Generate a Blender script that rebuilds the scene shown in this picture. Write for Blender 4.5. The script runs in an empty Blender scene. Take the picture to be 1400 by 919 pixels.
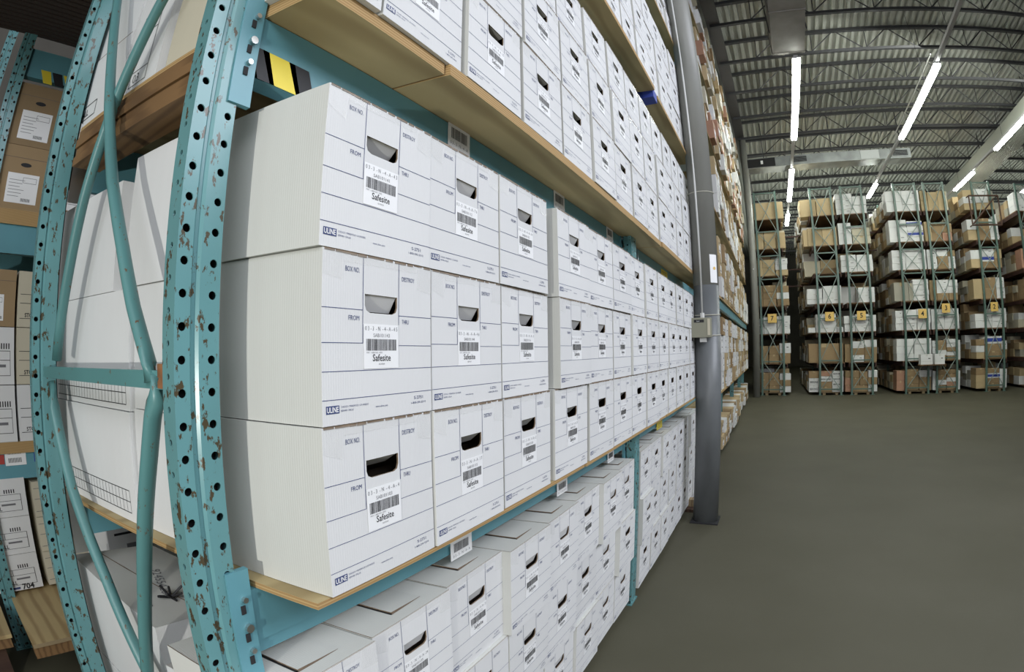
import bpy, bmesh, math, random
from mathutils import Vector, Matrix
random.seed(11)
SC = bpy.context.scene
COL = SC.collection
R = random.Random(5)

# ------------------------------------------------------------------ camera
def setup_camera():
    cd = bpy.data.cameras.new('camera'); co = bpy.data.objects.new('camera', cd); COL.objects.link(co)
    cd.type = 'PANO'; cd.panorama_type = 'FISHEYE_LENS_POLYNOMIAL'      # the photo is taken with a wide barrel lens
    cd.sensor_width = 36; cd.sensor_fit = 'HORIZONTAL'; cd.fisheye_fov = math.radians(175)
    k = (0.05590306566152384, 0.00012464887965897724, -3.3299232310810306e-05, 1.1207696712617994e-06)
    cd.fisheye_polynomial_k0 = 0
    cd.fisheye_polynomial_k1, cd.fisheye_polynomial_k2, cd.fisheye_polynomial_k3, cd.fisheye_polynomial_k4 = [-a for a in k]
    yaw, pitch, roll = .49857, .03167, -.012066
    r = Vector((math.cos(yaw), math.sin(yaw), 0)); f = Vector((-math.sin(yaw), math.cos(yaw), 0)); z = Vector((0, 0, 1))
    F = f * math.cos(pitch) + z * math.sin(pitch); U0 = -f * math.sin(pitch) + z * math.cos(pitch)
    X = r * math.cos(roll) + U0 * math.sin(roll); U = -r * math.sin(roll) + U0 * math.cos(roll)
    M = Matrix((X, U, -F)).transposed().to_4x4(); M.translation = (.67887, 0, 1.61736)
    co.matrix_world = M; cd.clip_start = .01; cd.clip_end = 200
    SC.camera = co
setup_camera()

# ------------------------------------------------------------------ light
SC.view_settings.view_transform = 'Standard'; SC.view_settings.look = 'None'
SC.view_settings.exposure = 0.2; SC.view_settings.gamma = 1; SC.view_settings.use_curve_mapping = False
W = bpy.data.worlds.new('world'); SC.world = W; W.use_nodes = True
W.node_tree.nodes['Background'].inputs[0].default_value = (.93, .97, .97, 1)
W.node_tree.nodes['Background'].inputs[1].default_value = 0.26
def area(name, loc, size, power, col, target):
    l = bpy.data.lights.new(name, 'AREA'); l.shape = 'RECTANGLE'; l.size, l.size_y = size; l.energy = power; l.color = col
    o = bpy.data.objects.new(name, l); COL.objects.link(o); o.location = loc
    o.rotation_euler = (Vector(target) - Vector(loc)).to_track_quat('-Z', 'Y').to_euler(); return o
# added fill lights, standing for assumed lamp rows behind and beside the camera
area('fill_light_behind', (3.6, -3.5, 5.2), (5, 3), 200, (.90, .93, 1), (0, 2, 1.8))
area('fill_light_beside', (5.8, 3.0, 5.8), (6, 3), 420, (.86, .90, 1), (0, 2.5, 1.6))
area('far_rack_fill_light', (6.5, 12.0, 7.6), (8, 3), 260, (.96, 1, .90), (4, 18.5, 4.0))  # added fill aimed at the far racks, no fixture modelled here
area('roof_deck_fill_light', (8.0, 31.0, 7.2), (20, 18), 650, (.93, 1, .88), (8.0, 31.001, 9.4))  # added upward fill that brightens the far roof deck
def flash():
    l = bpy.data.lights.new('camera_flash', 'POINT'); l.energy = 66; l.color = (1, 1, .93); l.shadow_soft_size = .018
    o = bpy.data.objects.new('camera_flash', l); COL.objects.link(o); o.location = (.50, -1.30, 1.40)
flash()

# ------------------------------------------------------------------ materials
def nt(name):
    m = bpy.data.materials.new(name); m.use_nodes = True; t = m.node_tree
    return m, t, t.nodes['Principled BSDF'], t.nodes.new, t.links.new
def plain(name, col, rough=.6, metal=0, noise=.0, scale=8, bump=0, stretch=(1, 1, 1), spec=.5, col2=None):
    m, t, b, N, L = nt(name)
    b.inputs['Roughness'].default_value = rough; b.inputs['Metallic'].default_value = metal
    b.inputs['Specular IOR Level'].default_value = spec
    c2 = col2 or tuple(c * (1 - noise) for c in col)
    if noise or col2 or bump:
        tc = N('ShaderNodeTexCoord'); mp = N('ShaderNodeMapping'); mp.inputs['Scale'].default_value = stretch
        n = N('ShaderNodeTexNoise'); n.inputs['Scale'].default_value = scale; n.inputs['Detail'].default_value = 5
        L(tc.outputs['Object'], mp.inputs[0]); L(mp.outputs[0], n.inputs['Vector'])
        r = N('ShaderNodeValToRGB'); r.color_ramp.elements[0].position = .32; r.color_ramp.elements[1].position = .68
        r.color_ramp.elements[0].color = (*c2, 1); r.color_ramp.elements[1].color = (*col, 1)
        L(n.outputs['Fac'], r.inputs[0]); L(r.outputs[0], b.inputs['Base Color'])
        if bump:
            bp = N('ShaderNodeBump'); bp.inputs['Strength'].default_value = bump; bp.inputs['Distance'].default_value = .01
            L(n.outputs['Fac'], bp.inputs['Height']); L(bp.outputs[0], b.inputs['Normal'])
    else:
        b.inputs['Base Color'].default_value = (*col, 1)
    return m
def paint(name, col, wear=(.16, .085, .04), amount=.33, pale=None, rough=.38):
    m, t, b, N, L = nt(name)
    tc = N('ShaderNodeTexCoord'); n = N('ShaderNodeTexNoise'); n.inputs['Scale'].default_value = 44; n.inputs['Detail'].default_value = 8; n.inputs['Roughness'].default_value = .65
    mp = N('ShaderNodeMapping'); mp.inputs['Scale'].default_value = (1, 1, .55); L(tc.outputs['Object'], mp.inputs[0]); L(mp.outputs[0], n.inputs['Vector'])
    r = N('ShaderNodeValToRGB'); e = r.color_ramp.elements
    e[0].position = amount; e[0].color = (*wear, 1); e[1].position = amount + .025; e[1].color = (*col, 1)
    L(n.outputs['Fac'], r.inputs[0])
    n2 = N('ShaderNodeTexNoise'); n2.inputs['Scale'].default_value = 3.5; L(tc.outputs['Object'], n2.inputs['Vector'])
    mx = N('ShaderNodeMixRGB'); mx.blend_type = 'MULTIPLY'; mx.inputs[0].default_value = .35
    L(r.outputs[0], mx.inputs[1]); L(n2.outputs['Fac'], mx.inputs[2]); L(mx.outputs[0], b.inputs['Base Color'])
    b.inputs['Roughness'].default_value = rough
    return m
def wood(name, c1, c2, axis='Y', scale=4, rough=.65, dist=6):
    m, t, b, N, L = nt(name)
    tc = N('ShaderNodeTexCoord'); mp = N('ShaderNodeMapping')
    mp.inputs['Scale'].default_value = {'Y': (1, .16, 1), 'X': (.16, 1, 1), 'Z': (1, 1, .16)}[axis]
    w = N('ShaderNodeTexWave'); w.inputs['Scale'].default_value = scale; w.inputs['Distortion'].default_value = dist; w.inputs['Detail'].default_value = 4
    w.bands_direction = 'X' if axis != 'X' else 'Y'
    L(tc.outputs['Object'], mp.inputs[0]); L(mp.outputs[0], w.inputs['Vector'])
    n = N('ShaderNodeTexNoise'); n.inputs['Scale'].default_value = 2.2; L(tc.outputs['Object'], n.inputs['Vector'])
    r = N('ShaderNodeValToRGB'); r.color_ramp.elements[0].color = (*c2, 1); r.color_ramp.elements[1].color = (*c1, 1); r.color_ramp.elements[1].position = .55
    mx = N('ShaderNodeMixRGB'); mx.blend_type = 'MULTIPLY'; mx.inputs[0].default_value = .45
    L(w.outputs['Fac'], r.inputs[0]); L(r.outputs[0], mx.inputs[1]); L(n.outputs['Fac'], mx.inputs[2]); L(mx.outputs[0], b.inputs['Base Color'])
    b.inputs['Roughness'].default_value = rough
    return m
def ply_edge(name):
    m, t, b, N, L = nt(name)
    tc = N('ShaderNodeTexCoord'); s = N('ShaderNodeSeparateXYZ'); n = N('ShaderNodeTexNoise'); n.inputs['Scale'].default_value = 6
    L(tc.outputs['Object'], s.inputs[0]); L(tc.outputs['Object'], n.inputs['Vector'])
    a = N('ShaderNodeMath'); a.operation = 'MULTIPLY_ADD'; a.inputs[1].default_value = 1.6; L(n.outputs['Fac'], a.inputs[0])
    k = N('ShaderNodeMath'); k.operation = 'MULTIPLY'; k.inputs[1].default_value = 900; L(s.outputs['Z'], k.inputs[0]); L(k.outputs[0], a.inputs[2])
    si = N('ShaderNodeMath'); si.operation = 'SINE'; L(a.outputs[0], si.inputs[0])
    r = N('ShaderNodeValToRGB'); r.color_ramp.elements[0].color = (.36, .22, .09, 1); r.color_ramp.elements[1].color = (.52, .36, .16, 1)
    L(si.outputs[0], r.inputs[0]); L(r.outputs[0], b.inputs['Base Color']); b.inputs['Roughness'].default_value = .8
    return m
def emit(name, col, s):
    m, t, b, N, L = nt(name); b.inputs['Base Color'].default_value = (*col, 1)
    b.inputs['Emission Color'].default_value = (*col, 1); b.inputs['Emission Strength'].default_value = s; return m
def tape_mat(name):
    m, t, b, N, L = nt(name); b.inputs['Base Color'].default_value = (.82, .82, .8, 1); b.inputs['Roughness'].default_value = .12
    b.inputs['Alpha'].default_value = .14; return m
def card(name, col, var=.06, flute=.25):
    m, t, b, N, L = nt(name)
    tc = N('ShaderNodeTexCoord'); oi = N('ShaderNodeObjectInfo')
    n = N('ShaderNodeTexNoise'); n.inputs['Scale'].default_value = 7; n.inputs['Detail'].default_value = 4; L(tc.outputs['Object'], n.inputs['Vector'])
    hs = N('ShaderNodeHueSaturation'); hs.inputs['Color'].default_value = (*col, 1)
    mr = N('ShaderNodeMapRange'); mr.inputs[3].default_value = 1 - 2 * var; mr.inputs[4].default_value = 1.0
    ad = N('ShaderNodeMath'); ad.operation = 'MULTIPLY_ADD'; ad.inputs[1].default_value = .5; L(n.outputs['Fac'], ad.inputs[0])
    hf = N('ShaderNodeMath'); hf.operation = 'MULTIPLY'; hf.inputs[1].default_value = .5; L(oi.outputs['Random'], hf.inputs[0]); L(hf.outputs[0], ad.inputs[2])
    L(ad.outputs[0], mr.inputs[0]); L(mr.outputs[0], hs.inputs['Value']); L(hs.outputs[0], b.inputs['Base Color'])
    b.inputs['Roughness'].default_value = .72; b.inputs['Specular IOR Level'].default_value = .25
    if flute:
        w = N('ShaderNodeTexWave'); w.inputs['Scale'].default_value = 55; L(tc.outputs['Object'], w.inputs['Vector']); w.bands_direction = 'Y'
        w2 = N('ShaderNodeTexWave'); w2.inputs['Scale'].default_value = 55; L(tc.outputs['Object'], w2.inputs['Vector']); w2.bands_direction = 'X'
        am = N('ShaderNodeMath'); L(w.outputs['Fac'], am.inputs[0]); L(w2.outputs['Fac'], am.inputs[1])
        bp = N('ShaderNodeBump'); bp.inputs['Strength'].default_value = flute; bp.inputs['Distance'].default_value = .0006; L(am.outputs[0], bp.inputs['Height']); L(bp.outputs[0], b.inputs['Normal'])
    return m
MT = dict(
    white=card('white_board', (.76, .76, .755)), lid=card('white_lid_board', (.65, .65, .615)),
    kraft=card('kraft_board', (.38, .265, .145), .18), kraft2=card('pale_kraft_board', (.56, .43, .25), .14), pinkish=card('pinkish_kraft_board', (.50, .28, .19), .15),
    cream=card('cream_board', (.62, .57, .44), .1), greyc=card('grey_board', (.42, .40, .33), .15), greybox=card('speckled_grey_board', (.50, .48, .46), .15),
    edge=plain('torn_edge_and_gap_shade', (.24, .17, .11), .9, noise=.4, scale=40), inside=plain('box_inside_board', (.20, .15, .11), .9),
    flap=plain('hand_hole_flap_board', (.62, .62, .61), .7),
    navy=plain('navy_print', (.035, .055, .17), .55), black=plain('black_print', (.012, .012, .014), .6), grey_print=plain('grey_print', (.16, .16, .17), .6),
    paper=plain('label_paper', (.86, .86, .86), .5), yellow=plain('yellow_label', (.75, .60, .04), .5), red=plain('red_print', (.4, .05, .04), .6), blue=plain('blue_print', (.03, .06, .35), .6),
    gold=plain('yellow_sign_card', (.72, .48, .14), .6), tape=tape_mat('clear_packing_tape'), plastic=tape_mat('clear_plastic_wrap'),
    teal=paint('teal_paint', (.115, .29, .29), amount=.35), tealpost=paint('worn_teal_paint', (.150, .345, .36), (.09, .07, .04), amount=.405, rough=.26), beam=paint('blue_green_beam_paint', (.145, .37, .435), amount=.25),
    fargreen=paint('grey_green_paint', (.115, .185, .155), amount=.25), dirty=plain('bolt_steel', (.62, .62, .60), .3, 1), rust=plain('rust', (.30, .13, .05), .9, noise=.5, scale=30),
    ply=wood('plywood_face', (.60, .465, .235), (.44, .325, .15), 'Y', 2.2, .65, 14), plyx=wood('plywood_face_across', (.60, .45, .22), (.42, .29, .13), 'X', 3, dist=12), plyedge=ply_edge('plywood_edge'),
    timber=wood('brown_timber', (.27, .15, .06), (.17, .09, .035), 'X', 9), pallet=wood('pallet_wood', (.36, .27, .15), (.22, .15, .08), 'Y', 6),
    darkwood=wood('dark_shelf_wood', (.10, .05, .03), (.05, .025, .018), 'Y', 6), rustbeam=plain('rust_brown_beam', (.07, .03, .022), .7, noise=.4, scale=5),
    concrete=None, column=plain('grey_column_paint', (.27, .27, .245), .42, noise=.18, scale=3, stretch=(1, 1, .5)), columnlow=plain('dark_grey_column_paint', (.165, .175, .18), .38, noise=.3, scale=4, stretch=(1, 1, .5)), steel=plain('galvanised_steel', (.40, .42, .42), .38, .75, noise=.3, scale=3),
    duct=plain('dusty_duct_sheet', (.27, .255, .235), .6, .1, noise=.25, scale=2.5), deck=plain('zinc_roof_deck', (.47, .48, .44), .5, .1, noise=.15, scale=.8),
    joist=plain('dark_joist_paint', (.045, .045, .05), .5, .0), girder=plain('girder_paint', (.075, .07, .07), .6), chan=plain('lamp_channel_enamel', (.42, .41, .42), .5),
    tube=emit('lit_fluorescent_tube', (.95, 1, .93), 42), wirew=plain('white_cable', (.6, .6, .58), .5), boxgrey=plain('grey_green_enamel', (.26, .255, .19), .45), dark=plain('dark_sheet_and_void_shade', (.02, .02, .022), .9),
    wall=plain('dim_block_wall', (.15, .14, .12), .9, noise=.3, scale=1), mesh=plain('dark_deck_metal', (.055, .04, .035), .6), tie=plain('pale_strap', (.5, .48, .4), .6), alu=plain('foil_patch', (.55, .57, .57), .5, .3), rib=plain('ribbed_sheet', (.36, .37, .32), .45, .1), galv=plain('pale_green_brace', (.25, .31, .28), .5))
def concrete():
    m, t, b, N, L = nt('sealed_concrete')
    tc = N('ShaderNodeTexCoord'); n = N('ShaderNodeTexNoise'); n.inputs['Scale'].default_value = .9; n.inputs['Detail'].default_value = 8; L(tc.outputs['Object'], n.inputs['Vector'])
    r = N('ShaderNodeValToRGB'); r.color_ramp.elements[0].position = .3; r.color_ramp.elements[1].position = .75
    r.color_ramp.elements[0].color = (.072, .068, .044, 1); r.color_ramp.elements[1].color = (.092, .087, .060, 1)
    L(n.outputs['Fac'], r.inputs[0]); L(r.outputs[0], b.inputs['Base Color']); b.inputs['Roughness'].default_value = .62; b.inputs['Specular IOR Level'].default_value = .25
    return m
MT['concrete'] = concrete()

# ------------------------------------------------------------------ mesh builder
_tc = {}
def text_shape(s, bold=0):
    k = (s, bold)
    if k not in _tc:
        cu = bpy.data.curves.new('lettering', 'FONT'); cu.body = s; cu.size = 1; cu.resolution_u = 2; cu.offset = bold
        ob = bpy.data.objects.new('lettering', cu); COL.objects.link(ob)
        me = ob.to_mesh(); vs = [(v.co.x, v.co.y) for v in me.vertices]; fs = [tuple(p.vertices) for p in me.polygons]
        ob.to_mesh_clear(); bpy.data.objects.remove(ob); bpy.data.curves.remove(cu)
        x0 = min(v[0] for v in vs); x1 = max(v[0] for v in vs)
        _tc[k] = ([(a - x0, c) for a, c in vs], fs, x1 - x0)
    return _tc[k]
class MB:
    def __init__(s): s.v = []; s.f = []; s.m = []; s.names = []
    def mi(s, m):
        if m not in s.names: s.names.append(m)
        return s.names.index(m)
    def poly(s, pts, m):
        n = len(s.v); s.v += [tuple(p) for p in pts]; s.f.append(tuple(range(n, n + len(pts)))); s.m.append(s.mi(m)); return s
    def box(s, x0, x1, y0, y1, z0, z1, m, top=None, skew=0, front=None):
        n = len(s.v)
        for z in (z0, z1):
            for x, y in ((x0, y0), (x1, y0), (x1, y1), (x0, y1)): s.v.append((x, y + skew * x, z))
        F = [((0, 3, 2, 1), m), ((4, 5, 6, 7), top or m), ((0, 1, 5, 4), m), ((1, 2, 6, 5), front or m), ((2, 3, 7, 6), m), ((3, 0, 4, 7), m)]
        for f, mm in F: s.f.append(tuple(n + i for i in f)); s.m.append(s.mi(mm))
        return s
    def tube(s, pts, r, m, n=10, cap=True, ry=None):
        pts = [Vector(p) for p in pts]; rings = []
        for i, p in enumerate(pts):
            d = ((pts[min(i + 1, len(pts) - 1)] - pts[max(i - 1, 0)])).normalized()
            a = d.cross(Vector((0, 0, 1)) if abs(d.z) < .95 else Vector((0, 1, 0))).normalized(); b = d.cross(a)
            base = len(s.v)
            for k in range(n):
                t = 2 * math.pi * k / n; s.v.append(tuple(p + a * r * math.cos(t) + b * (ry or r) * math.sin(t)))
            rings.append(base)
        mi = s.mi(m)
        for a, b in zip(rings, rings[1:]):
            for k in range(n): s.f.append((a + k, a + (k + 1) % n, b + (k + 1) % n, b + k)); s.m.append(mi)
        if cap:
            s.f.append(tuple(rings[0] + k for k in reversed(range(n)))); s.m.append(mi)
            s.f.append(tuple(rings[-1] + k for k in range(n))); s.m.append(mi)
        return s
    def disc(s, c, u, v, r, m, n=14, r2=None):
        c, u, v = Vector(c), Vector(u), Vector(v)
        return s.poly([c + u * (r * math.cos(2 * math.pi * k / n)) + v * ((r2 or r) * math.sin(2 * math.pi * k / n)) for k in range(n)], m)
    def text(s, txt, o, u, v, size, m, width=None, align='l', bold=0):
        vs, fs, w = text_shape(txt, bold); sx = (width / w) if width else size
        o, u, v = Vector(o), Vector(u), Vector(v); sh = {'l': 0, 'c': -w * sx / 2, 'r': -w * sx}[align]
        n = len(s.v); mi = s.mi(m)
        s.v += [tuple(o + u * (a * sx + sh) + v * (b * size)) for a, b in vs]
        for f in fs: s.f.append(tuple(n + i for i in f)); s.m.append(mi)
        return s
    def rect(s, o, u, v, a0, a1, b0, b1, m):
        o, u, v = Vector(o), Vector(u), Vector(v)
        return s.poly([o + u * a0 + v * b0, o + u * a1 + v * b0, o + u * a1 + v * b1, o + u * a0 + v * b1], m)
    def mesh(s, name, bevel=0, smooth=False):
        me = bpy.data.meshes.new(name); me.from_pydata(s.v, [], s.f)
        for n in s.names: me.materials.append(MT[n])
        me.polygons.foreach_set('material_index', s.m)
        if smooth: me.polygons.foreach_set('use_smooth', [True] * len(s.f))
        me.update()
        if bevel:
            bm = bmesh.new(); bm.from_mesh(me); bmesh.ops.bevel(bm, geom=bm.edges[:], offset=bevel, segments=1, affect='EDGES', profile=.5); bm.to_mesh(me); bm.free()
        return me
    def build(s, name, parent=None, **kw): return put(name, s.mesh(name, **kw), parent)
def put(name, me, parent=None, loc=(0, 0, 0), rz=0, scale=None):
    o = bpy.data.objects.new(name, me); COL.objects.link(o); o.location = loc; o.rotation_euler = (0, 0, rz)
    if scale: o.scale = scale
    if parent: o.parent = parent
    return o
def empty(name, loc=(0, 0, 0)): return put(name, None, None, loc)
def tag(o, label, cat, group=None, kind=None):
    o['label'] = label; o['category'] = cat
    if group: o['group'] = group
    if kind: o['kind'] = kind
    return o
def struct(o, label=None):
    o['kind'] = 'structure'
    if label: o['label'] = label
    return o
def copy_tree(o, loc, rz=0):
    c = o.copy(); COL.objects.link(c); c.location = loc; c.rotation_euler = (0, 0, rz)
    for ch in list(o.children):
        d = ch.copy(); COL.objects.link(d); d.parent = c
    return c
ORD = ['', 'first', 'second', 'third', 'fourth', 'fifth', 'sixth', 'seventh', 'eighth', 'ninth', 'tenth', 'eleventh', 'twelfth', 'thirteenth', 'fourteenth', 'fifteenth', 'sixteenth', 'seventeenth', 'eighteenth', 'nineteenth', 'twentieth']
YU, ZU, XU = (0, 1, 0), (0, 0, 1), (1, 0, 0)

# ------------------------------------------------------------------ building shell
def shell():
    struct(MB().box(-8, 24, -7, 46, -.2, 0, 'concrete').build('floor'))
    m = MB(); X0, X1, p = -6.0, 23.0, .20; z = 9.46; prof = []; x = X0      # corrugated roof deck, ribs run down the hall
    while x < X1:
        prof += [(x, z + .10), (x + p * .46, z + .10), (x + p * .5, z), (x + p * .92, z)]; x += p
    ys = (-6, 46); base = 0
    for y in ys:
        for q in prof: m.v.append((q[0], y, q[1]))
    n = len(prof); mi = m.mi('deck')
    for i in range(n - 1): m.f.append((i, i + 1, n + i + 1, n + i)); m.m.append(mi)
    m.box(X0, X1, -6, 46, z + .12, z + .15, 'deck')
    struct(m.build('ceiling'))
    struct(MB().box(-8, 24, 46, 46.2, 0, 9.6, 'wall').build('wall_far'))
    struct(MB().box(23, 23.2, -7, 46, 0, 9.6, 'wall').build('wall_right'))
    struct(MB().box(-6.2, -6, -7, 46, 0, 9.6, 'wall').build('wall_left'))
    g = MB(); g.box(.03, .32, 3, 45.9, 9.20, 9.24, 'girder').box(.15, .2, 3, 45.9, 8.88, 9.2, 'girder').box(.03, .32, 3, 45.9, 8.84, 8.88, 'girder')
    tag(g.build('roof_girder'), 'dark steel girder running down the hall on top of the grey columns', 'girder')
    k = 0
    for i in range(-1, 19):
        y = 10.53 + 1.74 * (i - 1); k += 1
        if y < 8: continue
        t = empty('roof_joist', (0, y, 8.8))
        far = 'counted from the nearest'
        tag(t, 'open web steel roof joist, %s one, %s, crossing under the deck' % (ORD[k] if k < 21 else 'last', far), 'roof joist', 'roof joists under the deck')
        MB().box(.1, 21, -.04, .04, -.035, .035, 'joist').build('bottom_chord', t)
        MB().box(.1, 21, -.05, .05, .56, .64, 'joist').build('top_chord', t)
        w = MB(); x = 1.0
        while x < 20.5:
            w.tube([(x, 0, 0), (x + .72, 0, .6)], .017, 'joist', 5).tube([(x + .72, 0, .6), (x + 1.44, 0, 0)], .017, 'joist', 5).tube([(x + .05, 0, 0), (x + .1, 0, .6)], .012, 'joist', 5); x += 1.44
        w.build('web', t)
shell()

def ceiling_kit():
    # wide flat duct ending above the first lamp
    t = empty('supply_duct', (1.67, 4, 7.55))
    MB().box(-.34, .34, -6, 6.1, 0, .55, 'duct').build('duct_body', t)
    for k in range(9): MB().box(-.355, .355, -6 + k * 1.5, -5.97 + k * 1.5, -.012, .56, 'duct').build('seam_band', t)
    tag(t, 'wide dusty grey duct hanging above the start of the nearest lamp row', 'duct')
    for y in (5.2, 2.2):
        for x in (-.37, .37): MB().tube([(x, y, 0), (x, y, 1.95)], .012, 'joist', 6).build('hanger_rod', t)
    # cross duct with two grilles
    t = empty('cross_duct', (.3, 17.55, 7.7))
    MB().box(0, 5.75, 0, .65, 0, .34, 'steel').build('duct_body', t)
    MB().box(-.02, 1.0, -.012, .3, .02, .32, 'dark').build('dark_end_section', t)
    for k in range(7): MB().box(1.15 + k * .7, 1.18 + k * .7, -.008, .66, -.006, .346, 'steel').build('seam_band', t)
    for x in (.6, 3.0, 5.5): MB().box(x, x + .03, .28, .31, .34, 1.78, 'joist').build('hanger_rod', t)
    for x in (1.5, 5.05):
        g = MB().box(x, x + .62, -.03, 0, .05, .30, 'steel').box(x + .04, x + .58, -.034, -.03, .08, .27, 'dark')
        for k in range(5): g.box(x + .04, x + .58, -.04, -.034, .10 + k * .033, .106 + k * .033, 'steel')
        g.build('air_grille', t)
    MB().box(3.95, 4.6, -.02, 0, .02, .32, 'alu').build('foil_patch', t)
    MB().box(.5, .58, -.03, -.012, .12, .24, 'paper').build('sticker', t)
    tag(t, 'galvanised duct crossing the hall with two black air grilles', 'duct')
    # ribbed duct
    m = MB(); prof = []
    for k in range(14):
        a = 9.35 + k * .075; prof += [(a, 8.05), (a + .04, 8.05), (a + .045, 7.99), (a + .07, 7.99)]
    n = len(prof)
    for y in (6, 27):
        for q in prof: m.v.append((q[0], y, q[1]))
    mi = m.mi('rib')
    for i in range(n - 1): m.f.append((i, i + 1, n + i + 1, n + i)); m.m.append(mi)
    m.box(9.34, 10.4, 6, 27, 8.06, 8.45, 'rib')
    for y in (10, 15, 20, 25): m.box(9.85, 9.88, y, y + .03, 8.45, 9.47, 'joist')
    tag(m.build('ribbed_duct'), 'long ribbed metal duct running beside the lamp row at the right edge', 'duct')
    # lamp rows
    rows = [(1.81, 7.4, [(10.07, 12.3, 1), (12.3, 14.55, 1), (17.2, 19.1, 1), (19.1, 21.05, 1), (23.2, 25.3, 1)], (10.14, 25.6), 'row over the nearest aisle'),
            (5.07, 7.4, [(10.62, 12.8, 1), (12.8, 15.05, 1), (19.5, 21.3, 1)], (6.5, 21.6), 'second row from the left'),
            (8.66, 7.4, [(13.5, 16.07, 1), (18.4, 20.7, 1)], (10, 24), 'row beside the ribbed duct'),
            (12.05, 7.4, [(20.6, 23.4, 1)], (17.5, 26), 'row at the right edge')]
    for x, z, segs, ch, nm in rows:
        m = MB().box(x - .045, x + .045, ch[0], ch[1], z + .07, z + .14, 'chan')
        y = ch[0] + .5
        while y < ch[1]:
            if not 17.3 < y < 18.4: m.tube([(x, y, z + .14), (x, y, 9.47)], .006, 'joist', 4)
            y += 2.4
        tag(m.build('lamp_channel'), 'pale steel channel carrying lamps, %s' % nm, 'lamp channel')
        for i, (a, b, on) in enumerate(segs):
            t = empty('fluorescent_lamp', (x, a, z))
            tag(t, 'lit white fluorescent lamp, %s from the near end, %s' % (ORD[i + 1], nm), 'fluorescent lamp', 'fluorescent lamps under the roof')
            MB().box(-.09, .09, .01, b - a - .01, .035, .07, 'chan').build('housing', t)
            MB().tube([(-.045, .03, 0), (-.045, b - a - .03, 0)], .035, 'tube', 8).build('tube', t, smooth=True)
            MB().tube([(.045, .03, 0), (.045, b - a - .03, 0)], .035, 'tube', 8).build('tube', t, smooth=True)
    m = MB()
    m.tube([(5.72, 12.5, 8.72), (5.72, 18, 8.72)], .022, 'wirew', 6)
    tag(m.build('conduit_pipe'), 'pale conduit pipe beside the second lamp row', 'conduit')
ceiling_kit()

def columns():
    t = empty('support_column', (.118, 4.8, 0))
    tag(t, 'round grey steel column with a control box, at the end of the white boxes', 'column')
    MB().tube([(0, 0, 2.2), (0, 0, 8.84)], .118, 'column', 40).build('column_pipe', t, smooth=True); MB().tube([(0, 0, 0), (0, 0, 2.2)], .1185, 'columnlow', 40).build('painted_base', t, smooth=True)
    MB().box(-.13, .13, -.13, .13, 0, .012, 'dark').build('base_plate', t)
    c = empty('control_box', (.10, 4.655, 1.72))
    tag(c, 'grey green control box strapped to the nearest column', 'control box')
    MB().box(-.105, .075, -.085, .015, 0, .175, 'boxgrey').build('case', c, bevel=.004)
    MB().box(.045, .068, -.089, -.084, .02, .165, 'cream').build('hinge_strip', c)
    m = MB().box(-.075, .015, -.0875, -.084, .133, .158, 'black'); m.text('N-4', (-.05, -.0885, .139), XU, ZU, .016, 'paper'); m.build('name_plate', c)
    MB().box(-.03, .03, -.05, -.02, -.04, 0, 'wirew').build('cable_gland', c)
    MB().tube([(-.005, -.03, .175), (-.005, -.03, .22)], .02, 'wirew', 10).build('pipe_socket', c)
    p = MB().tube([(.095, 4.625, 1.94), (.088, 4.645, 3.2), (.075, 4.668, 5), (.07, 4.668, 8.8)], .0085, 'wirew', 8).build('conduit_pipe', smooth=True)
    tag(p, 'thin pale conduit pipe running down the nearest column to the control box', 'conduit')
    for z, nm in ((3.08, 'higher'), (1.93, 'middle'), (1.745, 'lower')):
        m = MB(); n = 28; pts = [(.118 + .121 * math.cos(a), 4.8 + .121 * math.sin(a), z + (.006 * math.sin(a))) for a in [-math.pi + 2 * math.pi * k / n for k in range(n + 1)]]
        m.tube(pts, .0045, 'tie', 5, cap=False); tag(m.build('cable_strap'), 'pale strap around the nearest column, the %s one' % nm, 'strap', 'straps on the nearest column')
    m = MB(); R_ = .1195; A = [math.radians(a) for a in (-62, -52, -42, -32, -22)]
    for a, b in zip(A, A[1:]): m.poly([(.118 + R_ * math.cos(a), 4.8 + R_ * math.sin(a), 2.22), (.118 + R_ * math.cos(b), 4.8 + R_ * math.sin(b), 2.215), (.118 + R_ * math.cos(b), 4.8 + R_ * math.sin(b), 2.475), (.118 + R_ * math.cos(a), 4.8 + R_ * math.sin(a), 2.48)], 'paper')
    a = math.radians(-40); m.disc((.118 + .121 * math.cos(a), 4.8 + .121 * math.sin(a), 2.35), (-math.sin(a), math.cos(a), 0), ZU, .015, 'gold')
    tag(m.build('paper_notice'), 'white paper notice taped to the nearest column above the control box', 'notice')
    t = empty('support_column', (.245, 17.6, 0))
    tag(t, 'far grey steel column standing at the end of the long side rack', 'column')
    MB().tube([(0, 0, 0), (0, 0, 8.84)], .12, 'column', 24).build('column_pipe', t, smooth=True)
    MB().tube([(-.0, -.125, 4.2), (0, -.125, 4.24)], .02, 'paper', 8).build('tag', t)
columns()

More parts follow.
